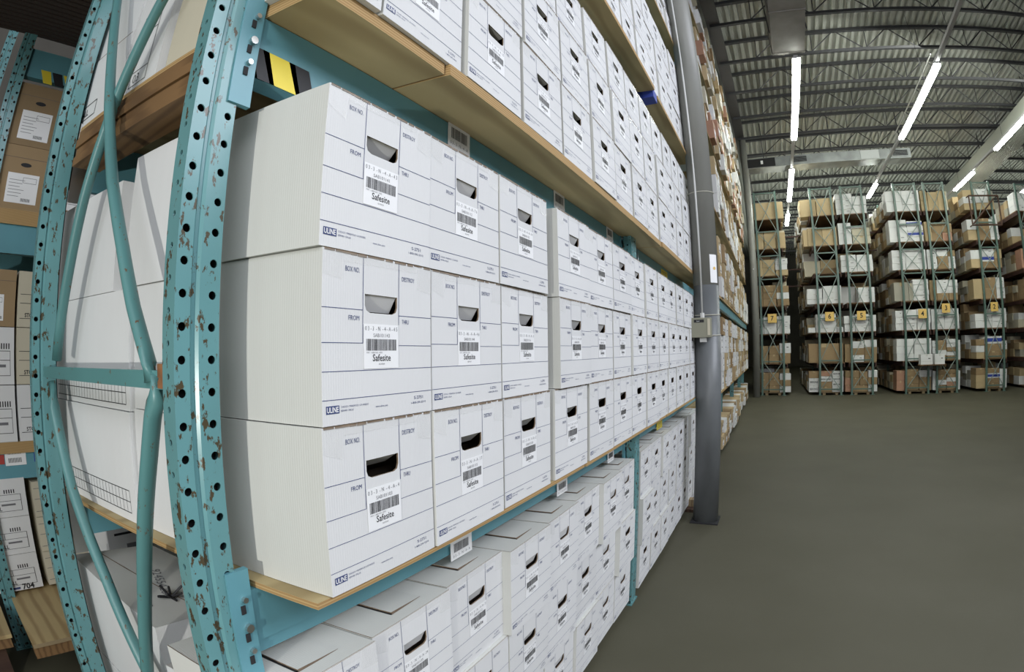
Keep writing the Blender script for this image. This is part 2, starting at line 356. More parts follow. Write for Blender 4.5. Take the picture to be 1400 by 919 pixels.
# ------------------------------------------------------------------ near rack
SK = .13                     # the rack stands slightly out of square with the aisle
def holed_plate(m, o, u, v, w, h, p, r, cols, mt, z0=0, n=12):
    """plate w wide (along u) and h high (along v), a column of round holes at pitch p in each of COLS (centre, cell width)"""
    o, u, v = Vector(o), Vector(u), Vector(v); mi = m.mi(mt); nrow = int(h / p)
    edges = [0]; cur = 0; cells = []
    for c, cw in cols:
        if c - cw / 2 > cur + 1e-4: m.rect(o, u, v, cur, c - cw / 2, 0, nrow * p, mt)
        for k in range(nrow):
            cx, cy = c, (k + .5) * p; base = len(m.v); ring = []; sq = []
            for j in range(n):
                a = 2 * math.pi * j / n; ca, sa = math.cos(a), math.sin(a); q = max(abs(ca) / (cw / 2), abs(sa) / (p / 2))
                m.v.append(tuple(o + u * (cx + ca / q) + v * (cy + sa / q))); m.v.append(tuple(o + u * (cx + r * ca) + v * (cy + r * sa)))
                m.v.append(tuple(o + u * (cx + r * ca) + v * (cy + r * sa) - u.cross(v) * .003))
            for j in range(n):
                a, b = base + 3 * j, base + 3 * ((j + 1) % n)
                m.f.append((a, b, b + 1, a + 1)); m.m.append(mi); m.f.append((a + 1, b + 1, b + 2, a + 2)); m.m.append(mi)
            for sx in (-1, 1):
                for sy in (-1, 1):      # cell corners
                    cor = tuple(o + u * (cx + sx * cw / 2) + v * (cy + sy * p / 2)); j0 = None
                    a1 = math.atan2(sy * p / 2, sx * cw / 2) % (2 * math.pi); best = sorted(range(n), key=lambda j: abs(((2 * math.pi * j / n - a1 + math.pi) % (2 * math.pi)) - math.pi))
                    lo = max([j for j in range(n) if ((a1 - 2 * math.pi * j / n) % (2 * math.pi)) < math.pi / 2 + 1e-6], key=lambda j: -((a1 - 2 * math.pi * j / n) % (2 * math.pi)))
                    hi = (lo + 1) % n; m.v.append(cor); m.f.append((base + 3 * lo, len(m.v) - 1, base + 3 * hi)); m.m.append(mi)
        cur = c + cw / 2
    if cur < w - 1e-4: m.rect(o, u, v, cur, w, 0, nrow * p, mt)
def post_mesh(H, width=.088, depth=.05, holes='two', p=.0564, mt='tealpost'):
    m = MB()
    if holes == 'two':
        holed_plate(m, (0, 0, 0), YU, ZU, .030, H, p, .0078, [(.015, .030)], mt)
        m.poly([(0, .030, 0), (-.006, .035, 0), (-.006, .035, H), (0, .030, H)], mt).poly([(-.006, .035, 0), (-.006, .041, 0), (-.006, .041, H), (-.006, .035, H)], mt)
        m.poly([(-.006, .041, 0), (.001, .047, 0), (.001, .047, H), (-.006, .041, H)], mt)
        holed_plate(m, (.001, .047, 0), YU, ZU, width - .047, H, p, .0078, [(.026, .030)], mt)
    else:
        holed_plate(m, (0, 0, 0), YU, ZU, .026, H, p, .0075, [(.013, .026)], mt)
        m.poly([(0, .026, 0), (-.006, .031, 0), (-.006, .031, H), (0, .026, H)], mt).poly([(-.006, .031, 0), (0, .037, 0), (0, .037, H), (-.006, .031, H)], mt)
        m.rect((0, 0, 0), YU, ZU, .037, width, 0, H, mt)
    # near side flange with narrow slots (seen as dark ovals) and the closed back
    holed_plate(m, (-depth, 0, p * .5), XU, ZU, depth, H - p, p, .0055, [(depth * .5, depth * .7)], mt)
    m.box(-depth - .002, -depth, .002, width, 0, H, mt); m.box(-depth, .0, width - .003, width, 0, H, mt)
    m.box(-depth + .001, -.016, .012, width - .008, 0, H, 'dark')  # near-black core paints the shade inside the hollow post, behind its holes
    m.box(-depth - .02, .012, -.015, width + .015, 0, .008, mt)
    return m
def beam_mesh(y0, y1, z0, z1, step=True):
    m = MB().box(-.045, 0, y0, y1, z0 + .03, z1, 'beam').box(-.055, -.006, y0, y1, z0, z0 + .03, 'beam'); return m
def near_rack():
    t = empty('pallet_rack', (0, 0, 0))
    tag(t, 'worn teal storage rack holding the white file boxes, its bent end frame closest', 'pallet rack')
    H = 6.2; pm = post_mesh(H).mesh('post')
    o = put('post', pm, t, (-.167, .381, 0)); o['label'] = 'near teal post with two rows of bolt holes'
    put('post', post_mesh(H, .108).mesh('post'), t, (-.103, 2.958, 0)); put('post', pm, t, (-.167, 6.35, 0))
    rm = post_mesh(H, .086, .045, 'one').mesh('rear_post')
    put('rear_post', rm, t, (-1.10, .290, 0))
    put('rear_post', rm, t, (-1.10, 2.86, 0))
    # bent braces of the end frame
    def P(x, z, dy=0): return (x, .42 + (x + .18) * .0904 + dy, z)
    br = [('brace', [P(-1.08, 3.05), P(-.918, 2.737), P(-.694, 2.249), P(-.574, 2.016), P(-.466, 1.842), P(-.393, 1.712), P(-.335, 1.626), P(-.318, 1.60), P(-.312, 1.565)], .0165, -.012),
          ('brace', [P(-.30, 2.95), P(-.50, 2.66), P(-.585, 2.526), P(-.705, 2.319), P(-.843, 2.04), P(-.91, 1.86), P(-.975, 1.70), P(-1.01, 1.60)], .0165, .012),
          ('brace', [P(-.285, 1.578), P(-.298, 1.53), P(-.312, 1.50), P(-.338, 1.42), P(-.384, 1.295), P(-.451, 1.109), P(-.563, .831), P(-.72, .5)], .019, -.01),
          ('brace', [P(-1.06, 1.535), P(-1.04, 1.46), P(-.929, 1.235), P(-.759, 1.025), P(-.621, .802), P(-.46, .58), P(-.20, .25)], .0175, .01)]
    for nm, pts, r, dy in br:
        MB().tube([(a, b + dy, c) for a, b, c in pts], r, 'teal', 12, ry=r * .8).build(nm, t, smooth=True)
    m = MB(); a, b = P(-1.075, 1.545), P(-.21, 1.545)
    m.poly([(a[0], a[1] - .014, 1.548), (b[0], b[1] - .014, 1.553), (b[0], b[1] - .014, 1.588), (a[0], a[1] - .014, 1.580)], 'teal')
    m.poly([(a[0], a[1] + .014, 1.548), (a[0], a[1] + .014, 1.580), (b[0], b[1] + .014, 1.588), (b[0], b[1] + .014, 1.553)], 'teal')
    m.poly([(a[0], a[1] - .014, 1.580), (b[0], b[1] - .014, 1.588), (b[0], b[1] + .014, 1.588), (a[0], a[1] + .014, 1.580)], 'teal')
    m.poly([(a[0], a[1] - .014, 1.548), (a[0], a[1] + .014, 1.548), (b[0], b[1] + .014, 1.553), (b[0], b[1] - .014, 1.553)], 'teal')
    m.build('crossbar', t)
    MB().box(-.275, -.218, .395, .425, 1.555, 1.60, 'rust').build('rusty_joint', t)
    # beams
    def beam(y0, y1, z0, z1, x=-.167, conn=True, rear=False):
        b = beam_mesh(y0, y1, z0, z1).build('beam', t); b.location = (x, 0, 0)
        if conn:
            for yc in (y0, y1):
                c = MB(); s = 1 if yc == y0 else -1; ya, yb = sorted((yc - s * .028, yc + s * .022))
                c.box(-.01, .004, ya, yb, z0 - .075, z1 + .05, 'beam'); o = c.build('connector_plate', t); o.location = (x + .002, 0, 0)
                for k, zz in enumerate((z0 + .02, (z0 + z1) / 2, z1 - .01)):
                    MB().tube([(.004, yc + s * .004, zz), (.012, yc + s * .004, zz)], .009 if k == 1 else .006, 'dirty', 10).build('bolt', o)
                    MB().box(.0035, .0065, yc - .006, yc + .004, zz - .03, zz - .012, 'dark').build('slot', o)
    for y0, y1 in ((.475, 2.955), (3.07, 6.345)):
        beam(y0, y1, 1.022, 1.165); beam(y0, y1, 2.165, 2.308); beam(y0, y1, 3.36, 3.47); beam(y0, y1, 4.55, 4.70)
    for z0, z1 in ((1.035, 1.152), (2.14, 2.308), (3.36, 3.47)):
        b = MB().box(-.02, 0, .38, 3.26, z0, z1, 'beam').build('rear_beam', t); b.location = (-1.118, 0, 0)
        b = MB().box(.012, .018, .378, .43, z0 - .05, z1 + .05, 'dirty').build('rear_connector', t); b.location = (-1.118, 0, 0)
    # warning tape on the lower step of the upper beam
    m = MB(); x = -.1655
    for i, (a, b, k) in enumerate(((.478, .487, 'yellow'), (.487, .53, 'black'), (.53, .60, 'yellow'), (.60, .64, 'black'))):
        s = .02; m.poly([(x, a + s * .4, 2.162), (x, b + s, 2.162), (x, b - s * .2, 2.232), (x, max(a - s, .476), 2.232)], k)
    m.build('warning_tape', t)
    # plywood shelves
    def shelf(z0, z1, segs, dx=0, mt='ply', xb=-1.27):
        for (ya, yb, xo) in segs:
            n = MB(); x0, x1 = xb, .0 + xo
            pts = [(x0, ya + SK * x0), (x1, ya + SK * x1), (x1, yb + SK * x1), (x0, yb + SK * x0)]
            n.poly([(a, b, z1) for a, b in pts], mt).poly([(a, b, z0) for a, b in reversed(pts)], mt)
            for i in range(4):
                a, b = pts[i], pts[(i + 1) % 4]; n.poly([(a[0], a[1], z0), (b[0], b[1], z0), (b[0], b[1], z1), (a[0], a[1], z1)], 'plyedge')
            n.build('shelf_board', t)
    shelf(1.167, 1.180, [(.535, 1.83, -.004), (1.84, 3.40, .0), (3.41, 5.2, .004)])
    shelf(2.311, 2.343, [(.525, .936, -.014), (.944, 3.36, -.002), (3.372, 5.22, .006)])
    shelf(3.473, 3.503, [(.8, 3.372, .03), (3.52, 5.0, .02)])
    shelf(4.703, 4.735, [(1.4, 5.06, .02)])
    n = MB()      # layered timber cleat under the upper shelf end
    for k in range(4): n.box(-1.05, -.24, .50 + .006 * (k % 2), .60, 2.19 + k * .03, 2.218 + k * .03, 'timber', skew=SK)
    n.build('timber_cleat', t)
    # barcode tags on the beams
    def tagplate(y, z, x, w, h, txt, lean=0, mt='paper'):
        q = MB().box(0, .0012, 0, w, 0, h, mt); q.name = 1
        if mt == 'paper':
            rr = random.Random(int(y * 100)); a = .14 * w
            while a < .84 * w:
                b = rr.choice((.0012, .002, .0028)); q.rect((.0016, 0, 0), YU, ZU, a, a + b, h * .38, h * .84, 'black'); a += b + rr.choice((.0014, .0022))
            q.text(txt, (.0016, w * .1, h * .12), YU, ZU, h * .2, 'grey_print', width=w * .8)
        else:
            for i in range(3): q.rect((.0016, 0, 0), YU, ZU, w * .15, w * .85, h * (.2 + i * .25), h * (.27 + i * .25), 'grey_print')
        o = q.build('barcode_tag', t); o.location = (x, y, z); return o
    for y in (1.165, 1.94, 2.665): tagplate(y, 2.235, -.1655, .118, .078, '0 3 - 3 - N - 4 - A', 0)
    tagplate(4.12, 2.215, -.1655, .26, .07, '', mt='yellow')
    for y in (1.16, 1.93, 2.62): tagplate(y, 1.002, -.1655, .112, .06, '0 3 - 3 - N - 4 - A')
    tagplate(3.85, 1.0, -.1655, .20, .055, '', mt='yellow')
    q = MB()
    for k in range(4): q.poly([(0, .03 * k, 0), (0, .03 * k + .02, 0), (0, .03 * k + .035, .06), (0, .03 * k + .015, .06)], 'yellow' if k % 2 else 'black')
    o = q.build('warning_tape', t); o.location = (-.165, 3.12, 1.0)
    o = MB().box(-.20, .015, 3.385, 3.505, 3.43, 3.50, 'blue').build('blue_beam_end', t)
    # hanging wire and pallet boards at floor level
    m = MB().tube([(-.16, 3.30, 2.30), (-.155, 3.31, 2.24), (-.15, 3.29, 2.16), (-.16, 3.30, 2.12)], .004, 'steel', 6); m.build('wire_hook', t)
near_rack()

# ------------------------------------------------------------------ white file boxes
BW, BH, BD = .3055, .309, .325
def hole_front(m, w, h, hy0, hy1, hz0, hz1, c, mt):
    """front panel at x=0 with a hand hole, lower corners rounded"""
    A = lambda y, z: (0, y, z)
    m.poly([A(0, 0), A(w, 0), A(w, hz0), A(hy1 - c, hz0), A(hy0 + c, hz0), A(0, hz0)], mt)
    m.poly([A(0, hz0), A(hy0 + c, hz0), A(hy0 + .3 * c, hz0 + .3 * c), A(hy0, hz0 + c), A(hy0, hz1), A(0, hz1)], mt)
    m.poly([A(hy1 - c, hz0), A(w, hz0), A(w, hz1), A(hy1, hz1), A(hy1, hz0 + c), A(hy1 - .3 * c, hz0 + .3 * c)], mt)
    m.poly([A(0, hz1), A(hy0, hz1), A(hy1, hz1), A(w, hz1), A(w, h), A(0, h)], mt)
    loop = [A(hy0 + c, hz0), A(hy1 - c, hz0), A(hy1 - .3 * c, hz0 + .3 * c), A(hy1, hz0 + c), A(hy1, hz1), A(hy0, hz1), A(hy0, hz0 + c), A(hy0 + .3 * c, hz0 + .3 * c)]
    t = .004
    for i in range(len(loop)):
        a, b = loop[i], loop[(i + 1) % len(loop)]; m.poly([a, b, (-t, b[1], b[2]), (-t, a[1], a[2])], 'edge')
    return t
def file_box_body(flap, lid):
    m = MB(); w, h, d = BW, BH, BD; y = lambda f: f * w; z = lambda f: f * h
    hz1 = z(.765); hz0 = z(.652)
    hole_front(m, w, h, y(.343), y(.64), hz0, hz1, .014, 'white')
    # outer walls, skewed with the rack
    S = lambda x, yy, zz: (x, yy + SK * x, zz)
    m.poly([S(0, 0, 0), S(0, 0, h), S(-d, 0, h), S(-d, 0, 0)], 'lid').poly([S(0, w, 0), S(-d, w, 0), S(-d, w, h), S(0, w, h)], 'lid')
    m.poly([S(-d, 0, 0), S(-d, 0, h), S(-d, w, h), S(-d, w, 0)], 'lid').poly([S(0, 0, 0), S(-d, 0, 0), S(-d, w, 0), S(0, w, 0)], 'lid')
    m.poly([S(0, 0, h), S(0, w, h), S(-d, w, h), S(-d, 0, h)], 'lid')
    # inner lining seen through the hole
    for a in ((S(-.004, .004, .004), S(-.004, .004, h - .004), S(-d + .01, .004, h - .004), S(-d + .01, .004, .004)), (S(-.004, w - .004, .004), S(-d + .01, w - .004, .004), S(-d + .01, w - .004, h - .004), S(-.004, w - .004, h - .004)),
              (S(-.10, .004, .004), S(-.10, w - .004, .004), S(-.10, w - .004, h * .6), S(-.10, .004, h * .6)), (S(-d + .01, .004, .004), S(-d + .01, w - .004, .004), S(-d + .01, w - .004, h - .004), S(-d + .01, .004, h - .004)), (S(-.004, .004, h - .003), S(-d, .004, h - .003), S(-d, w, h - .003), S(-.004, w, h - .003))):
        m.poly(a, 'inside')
    m.v = m.v; ang = math.radians(flap); L = hz1 - hz0
    m.poly([(-.003, y(.346), hz1), (-.003, y(.637), hz1), (-.003 - L * math.sin(ang), y(.625), hz1 - L * math.cos(ang)), (-.003 - L * math.sin(ang), y(.358), hz1 - L * math.cos(ang))], 'flap')
    # torn brown board edge along the top
    rr = random.Random(3); yy = .004
    while not lid and yy < w - .01:
        l = rr.uniform(.015, .05); m.box(-.004, .0012, yy, min(yy + l, w - .003), h - rr.uniform(.0015, .0045), h + .0008, 'edge'); yy += l + rr.uniform(0, .008)
    # printed form
    X = .0006; lt = .0011
    H = lambda a, b, f, t=lt: m.rect((X, 0, 0), YU, ZU, y(a), y(b), z(f) - t / 2, z(f) + t / 2, 'navy')
    V = lambda a, f0, f1, t=.0013: m.rect((X, 0, 0), YU, ZU, y(a) - t / 2, y(a) + t / 2, z(f0), z(f1), 'navy')
    V(.325, .466, .995); V(.655, .588, .995)
    H(0, .325, .666); H(.655, 1, .648); H(0, .325, .468); H(.655, 1, .455); H(0, 1, .305); H(0, 1, .145)
    T = lambda s, a, f, size, width, al='l', mt='navy', b=.0: m.text(s, (X, y(a), z(f)), YU, ZU, size, mt, width=width, align=al, bold=b)
    T('BOX NO.', .295, .887, .0135, y(.118), 'r', b=0); T('FROM', .295, .602, .0125, y(.088), 'r', b=0)
    T('DESTROY', .686, .878, .0130, y(.13), b=0); T('THRU', .687, .596, .0125, y(.07), b=0)
    m.rect((X, 0, 0), YU, ZU, y(.026), y(.127), z(.067), z(.112), 'navy')
    m.text('ULINE', (X + .0004, y(.076), z(.075)), YU, ZU, .0135, 'paper', width=y(.088), align='c', bold=.02)
    T('CHICAGO • MINNEAPOLIS • LOS ANGELES', .140, .096, .0048, y(.225)); T('NEWARK • DALLAS', .140, .074, .0048, y(.10)); T('www.uline.com', .43, .074, .0052, y(.11))
    T('S-2751', .806, .096, .0095, y(.095), b=0); T('1-800-295-5510', .775, .066, .0060, y(.155), b=0)
    if lid:      # dark strips on the lid edges paint the shaded gaps between boxes
        def Q(x, yy, zz): return (x, yy + SK * x, zz)
        m.poly([Q(-BD, 0, h + .0004), Q(0, 0, h + .0004), Q(0, .0022, h + .0004), Q(-BD, .0022, h + .0004)], 'edge'); m.poly([(.0004, .001, h - .0012), (.0004, w - .001, h - .0012), (-.0012, w - .001, h + .0006), (-.0012, .001, h + .0006)], 'edge')
    return m
def lid_tab():
    m = MB(); h = BH
    Q = lambda x, yy, zz: (x, yy + SK * x, zz)
    a, b, c, d = Q(-.18, .120, h + .0035), Q(-.042, .120, h + .0035), Q(-.042, .235, h + .001), Q(-.18, .235, h + .0008)
    m.poly([a, b, c, d], 'lid').poly([a, (a[0], a[1], h), (b[0], b[1], h), b], 'edge'); m.poly([b, (b[0], b[1], h), c], 'edge')
    m.poly([Q(-.18, .1135, h + .0006), Q(-.036, .1135, h + .0006), Q(-.040, .1205, h + .0006), Q(-.18, .1205, h + .0006)], 'black')
    m.poly([Q(-.0425, .116, h + .0006), Q(-.036, .116, h + .0006), Q(-.041, .235, h + .0006), Q(-.0425, .235, h + .0006)], 'inside')
    return m.mesh('lid_tab')
def seam_strip():
    m = MB(); h = BH; Q = lambda x, yy, zz: (x, yy + SK * x, zz)
    m.poly([Q(-BD, .0, h + .0003), Q(0, .0, h + .0003), Q(0, .003, h + .0003), Q(-BD, .003, h + .0003)], 'edge'); return m
def label_mesh(loc, num, seed):
    m = MB(); w, h = BW, BH; y0, y1, z0, z1 = .337 * w, .652 * w, .312 * h, .584 * h; rr = random.Random(seed)
    a, b = rr.uniform(-.003, .003), rr.uniform(-.002, .002)
    m.box(.0007, .0012, y0 + a, y1 + a, z0 + b, z1 + b, 'paper'); X = .0015; yc = (y0 + y1) / 2 + a
    m.text(loc, (X, yc, .545 * h + b), YU, ZU, .0115, 'grey_print', width=.295 * w, align='c')
    m.text(num, (X, yc, .505 * h + b), YU, ZU, .0100, 'grey_print', width=.15 * w, align='c')
    yy = .357 * w + a
    while yy < .628 * w + a:
        t = rr.choice((.0007, .0009, .0013)); m.rect((X, 0, 0), YU, ZU, yy, yy + t, .422 * h + b, .493 * h + b, 'black'); yy += t + rr.choice((.0006, .0009, .0013))
    m.text('Safesite', (X, yc, .358 * h + b), YU, ZU, .0185, 'black', width=.165 * w, align='c', bold=.012)
    m.text('REORDER', (X, yc, .335 * h + b), YU, ZU, .004, 'grey_print', width=.055 * w, align='c')
    m.text('PAT. 1-800 NO. 4355', (X, .36 * w + a, .405 * h + b), YU, ZU, .0045, 'grey_print', width=.14 * w)
    return m.mesh('barcode_label')
def tape_mesh(s):
    m = MB(); r = random.Random(s); w, h = BW, BH
    m.poly([(.0022, .0, h - .045), (.0022, .045, h - .05 - r.uniform(0, .01)), (.0022, .05, h - .001), (.0022, 0, h - .001)], 'tape')
    m.poly([(.0022, w - .05, h - .05), (.0022, w, h - .04 - r.uniform(0, .02)), (.0022, w, h - .001), (.0022, w - .045, h - .001)], 'tape')
    m.poly([(.0022, .05, h - .018), (.0022, w - .05, h - .016), (.0022, w - .05, h - .002), (.0022, .05, h - .001)], 'tape')
    return m.mesh('packing_tape')
bodies = [file_box_body(f, False).mesh('box_body', bevel=0) for f in (22, 33, 48, 74)]
lbodies = [file_box_body(f, True).mesh('box_body', bevel=0) for f in (12, 22)]
TAB = lid_tab(); TAPES = [tape_mesh(i) for i in range(3)]
LABS = [label_mesh('0 3 - 3  - N  - 4 - A - %d' % (i + 21), 'SAB1011%02d' % (i * 7 + 12), i) for i in range(5)]
short_cache = {}
def white_box(x, y, z, label, group, body=None, lab=None, tape=True, tab=False, short=False, sy=1):
    t = put('file_box', None, None, (x, y, z), R.uniform(-.010, .010))
    bm_ = body or (bodies[R.randrange(4)])
    if short:
        if bm_ not in short_cache:
            me = bm_.copy(); short_cache[bm_] = me
            for v in me.vertices:
                if v.co.x < -.088: v.co.y += SK * (-.088 - v.co.x); v.co.x = -.088 + (v.co.x + .088) * .02
        bm_ = short_cache[bm_]
    put('box_body', bm_, t); put('barcode_label', lab or LABS[R.randrange(5)], t)
    if tape: put('packing_tape', TAPES[R.randrange(3)], t)
    if tab: put('lid_tab', TAB, t)
    if sy != 1: t.scale = (1, sy, 1)
    tag(t, label, 'file box', group); return t
ROWM = [(1.181, 'bottom', 'C'), (1.492, 'middle', 'B'), (1.803, 'top', 'A')]
specs = {'A': [.562, .868, 1.180, 1.567, 1.888, 2.208, 2.526, 2.842, 3.175, 3.50, 3.83, 4.16, 4.49],
         'B': [.571, .882, 1.196, 1.572, 1.892, 2.213, 2.530, 2.846, 3.178, 3.50, 3.82, 4.15, 4.47],
         'C': [.567, .879, 1.200, 1.545, 1.880, 2.205, 2.525, 2.840, 3.165, 3.49, 3.82, 4.15, 4.47]}
uniq = {('A', 0): ('0 3 - 3  - N  - 4 - A - 4 3', 'SAB101141'), ('B', 0): ('0 3 - 3  - N  - 4 - A - 4 5', 'SAB101143'), ('C', 0): ('0 3 - 3  - N  - 4 - A - 4', 'SAB101103'),
        ('A', 1): ('0 3 - 3  - N  - 4 - A - 7 6', 'SAB101112'), ('B', 1): ('0 3 - 3  - N  - 4 - A - 4 6', 'SAB101144'), ('C', 1): ('0 3 - 3  - N  - 4 - A - 1 7', 'SAB101115'),
        ('A', 2): ('0 3 - 3  - N  - 4 - A - 3 4', 'SAB101132'), ('B', 2): ('0 3 - 3  - N  - 4 - A - 5', 'SAB101116'), ('C', 2): ('0 3 - 3  - N  - 4 - A - 2', 'SAB101120')}
flapM = {'A': (40, 30, 38), 'B': (26, 30, 34), 'C': (56, 50, 46)}
for z, rn, k in ROWM:
    fb = {f: file_box_body(f, False).mesh('box_body') for f in set(flapM[k])}
    for i, y in enumerate(specs[k]):
        lab = label_mesh(*uniq[(k, i)], i + 3) if (k, i) in uniq else None
        body = fb[flapM[k][i]] if i < 3 else fb[flapM[k][R.randrange(3)]]
        xo = {0: 0, 3: .008}.get(i, R.uniform(-.004, .006)) if k != 'C' else R.uniform(-.003, .004)
        white_box(xo, y, z, 'printed white file box, waist-high shelf, %s row, %s from the near post' % (rn, ORD[i + 1]), 'white file boxes on the waist-high shelf', body, lab, short=(y < 3.09 and y + BW > 2.94))
ROWU = [(2.344, 'bottom'), (2.655, 'middle'), (2.966, 'top')]
for r_, (z, rn) in enumerate(ROWU):
    for i in range(14):
        y = .688 + .3305 * (i - 1) + (.0, .012, .02)[r_] if i else .50
        if i > 8: y += .012
        if r_ == 2 and i < 1: continue
        white_box(R.uniform(-.006, .004) - .012 * (r_ == 2), y, z, 'printed white file box, head-high shelf, %s row, %s from the near post' % (rn, ORD[i + 1]), 'white file boxes on the head-high shelf', bodies[R.choice((2, 3))], short=(y < 3.09 and y + BW > 2.94), sy=.58 if not i else 1)
for r_, z in enumerate((3.504, 3.815, 4.126)):
    for i in range(12):
        y = 1.42 + i * .325 + .01 * r_
        if y > 5: continue
        white_box(R.uniform(-.004, .012), y, z, 'printed white file box, shelf above head height, %s row, %s from the near end' % (('bottom', 'middle', 'top')[r_], ORD[i + 1]), 'white file boxes on the shelf above head height', bodies[R.choice((2, 3))], tape=False, short=(y < 3.09 and y + BW > 2.94))
for r_, z in enumerate((4.737, 5.048, 5.359)):
    for i in range(5):
        y = 3.55 + i * .33
        white_box(R.uniform(-.01, .02), y, z, 'printed white file box, highest near shelf, %s row, %s from the left' % (('bottom', 'middle', 'top')[r_], ORD[i + 1]), 'white file boxes on the highest near shelf', bodies[3], tape=False)
# floor level
LX = -.085
for r_, (z, rn) in enumerate(((.668, 'top'), (.358, 'middle'), (.048, 'bottom'))):
    n = 0
    for i in range(16):
        y = (.435, .44, .452)[r_] + i * .3095 if i < 8 else 3.115 + (i - 8) * .318
        if y > 2.94 - BW and y < 3.1: continue
        n += 1
        white_box(LX + R.uniform(-.022, .010) - .006 * r_, y, z, 'printed white file box, %s row at floor level, %s from the near post' % (rn, ORD[n]), 'white file boxes at floor level', lbodies[R.randrange(2)] if r_ == 0 else lbodies[R.randrange(2)], tape=(r_ == 0), tab=(r_ == 0))
for k, (a, b) in enumerate(((.5, 2.9), (3.12, 5.45))):
    p = MB()
    p.box(-.55, LX - .06, a, b, .028, .046, 'pallet'); p.box(-.5, -.42, a, b, 0, .028, 'pallet'); p.box(LX - .14, LX - .07, a, b, 0, .028, 'pallet')
    tag(p.build('pallet_board'), 'dark pallet boards under the floor level boxes, %s the holed teal post' % ('before', 'past')[k], 'pallet')
b = MB().box(-.30, .10, 5.0, 5.35, 0, .03, 'darkwood').box(-.30, -.02, 5.1, 5.2, .03, .10, 'pallet').build('timber_block')
tag(b, 'brown timber offcut on the floor beside the foot of the nearest column', 'timber')

# ------------------------------------------------------------------ plain cartons
_cm = {}
def carton_mesh(w, d, h, mt, kind='plain'):
    """local: x 0..-d, y 0..w, z 0..h, front face at x=0"""
    key = (round(w, 2), round(d, 2), round(h, 2), mt, kind)
    if key in _cm: return _cm[key]
    m = MB().box(-d, 0, 0, w, 0, h, mt)
    m2 = m.mesh('carton', bevel=.004)
    q = MB(); q.names = [mt]; X = .0008
    bm = bmesh.new(); bm.from_mesh(m2)
    base = MB(); base.v = [tuple(v.co) for v in m2.vertices]; base.f = [tuple(p.vertices) for p in m2.polygons]; base.names = [mt]; base.m = [0] * len(base.f); q = base
    if kind == 'lid':
        q.box(-d - .006, .006, -.006, w + .006, h * .80, h + .004, mt)
    else:      # seam tape over the top and down the ends
        q.box(-d - .0008, X, w * .42, w * .58, h, h + .0008, 'kraft2' if mt != 'white' else 'lid'); q.rect((X, 0, 0), YU, ZU, w * .42, w * .58, h * .8, h, 'kraft2' if mt != 'white' else 'lid')
    if kind == 'label' or kind == 'lid':
        o = .007 if kind == 'lid' else X
        q.rect((o, 0, 0), YU, ZU, w * .22, w * .78, h * .22, h * .60, 'paper'); q.rect((o + .0005, 0, 0), YU, ZU, w * .3, w * .7, h * .3, h * .36, 'grey_print')
        q.rect((o, 0, 0), YU, ZU, w * .36, w * .64, h * .68, h * .76, 'black')
    if kind == 'dots':
        q.rect((X, 0, 0), YU, ZU, w * .62, w * .80, h * .55, h * .63, 'black'); q.rect((X, 0, 0), YU, ZU, w * .05, w * .95, h * .30, h * .31, 'grey_print')
    if kind == 'band': q.rect((X, 0, 0), YU, ZU, 0, w, h * .25, h * .75, 'blue')
    if kind == 'text': q.text('BEKINS', (X, w * .5, h * .3), YU, ZU, h * .42, 'black', width=w * .8, align='c', bold=.02)
    me = q.mesh('carton'); bm.free(); _cm[key] = me; return me
COLN = {'white': 'white', 'kraft': 'brown', 'kraft2': 'tan', 'pinkish': 'reddish brown', 'cream': 'cream', 'greyc': 'dull grey', 'greybox': 'speckled grey'}

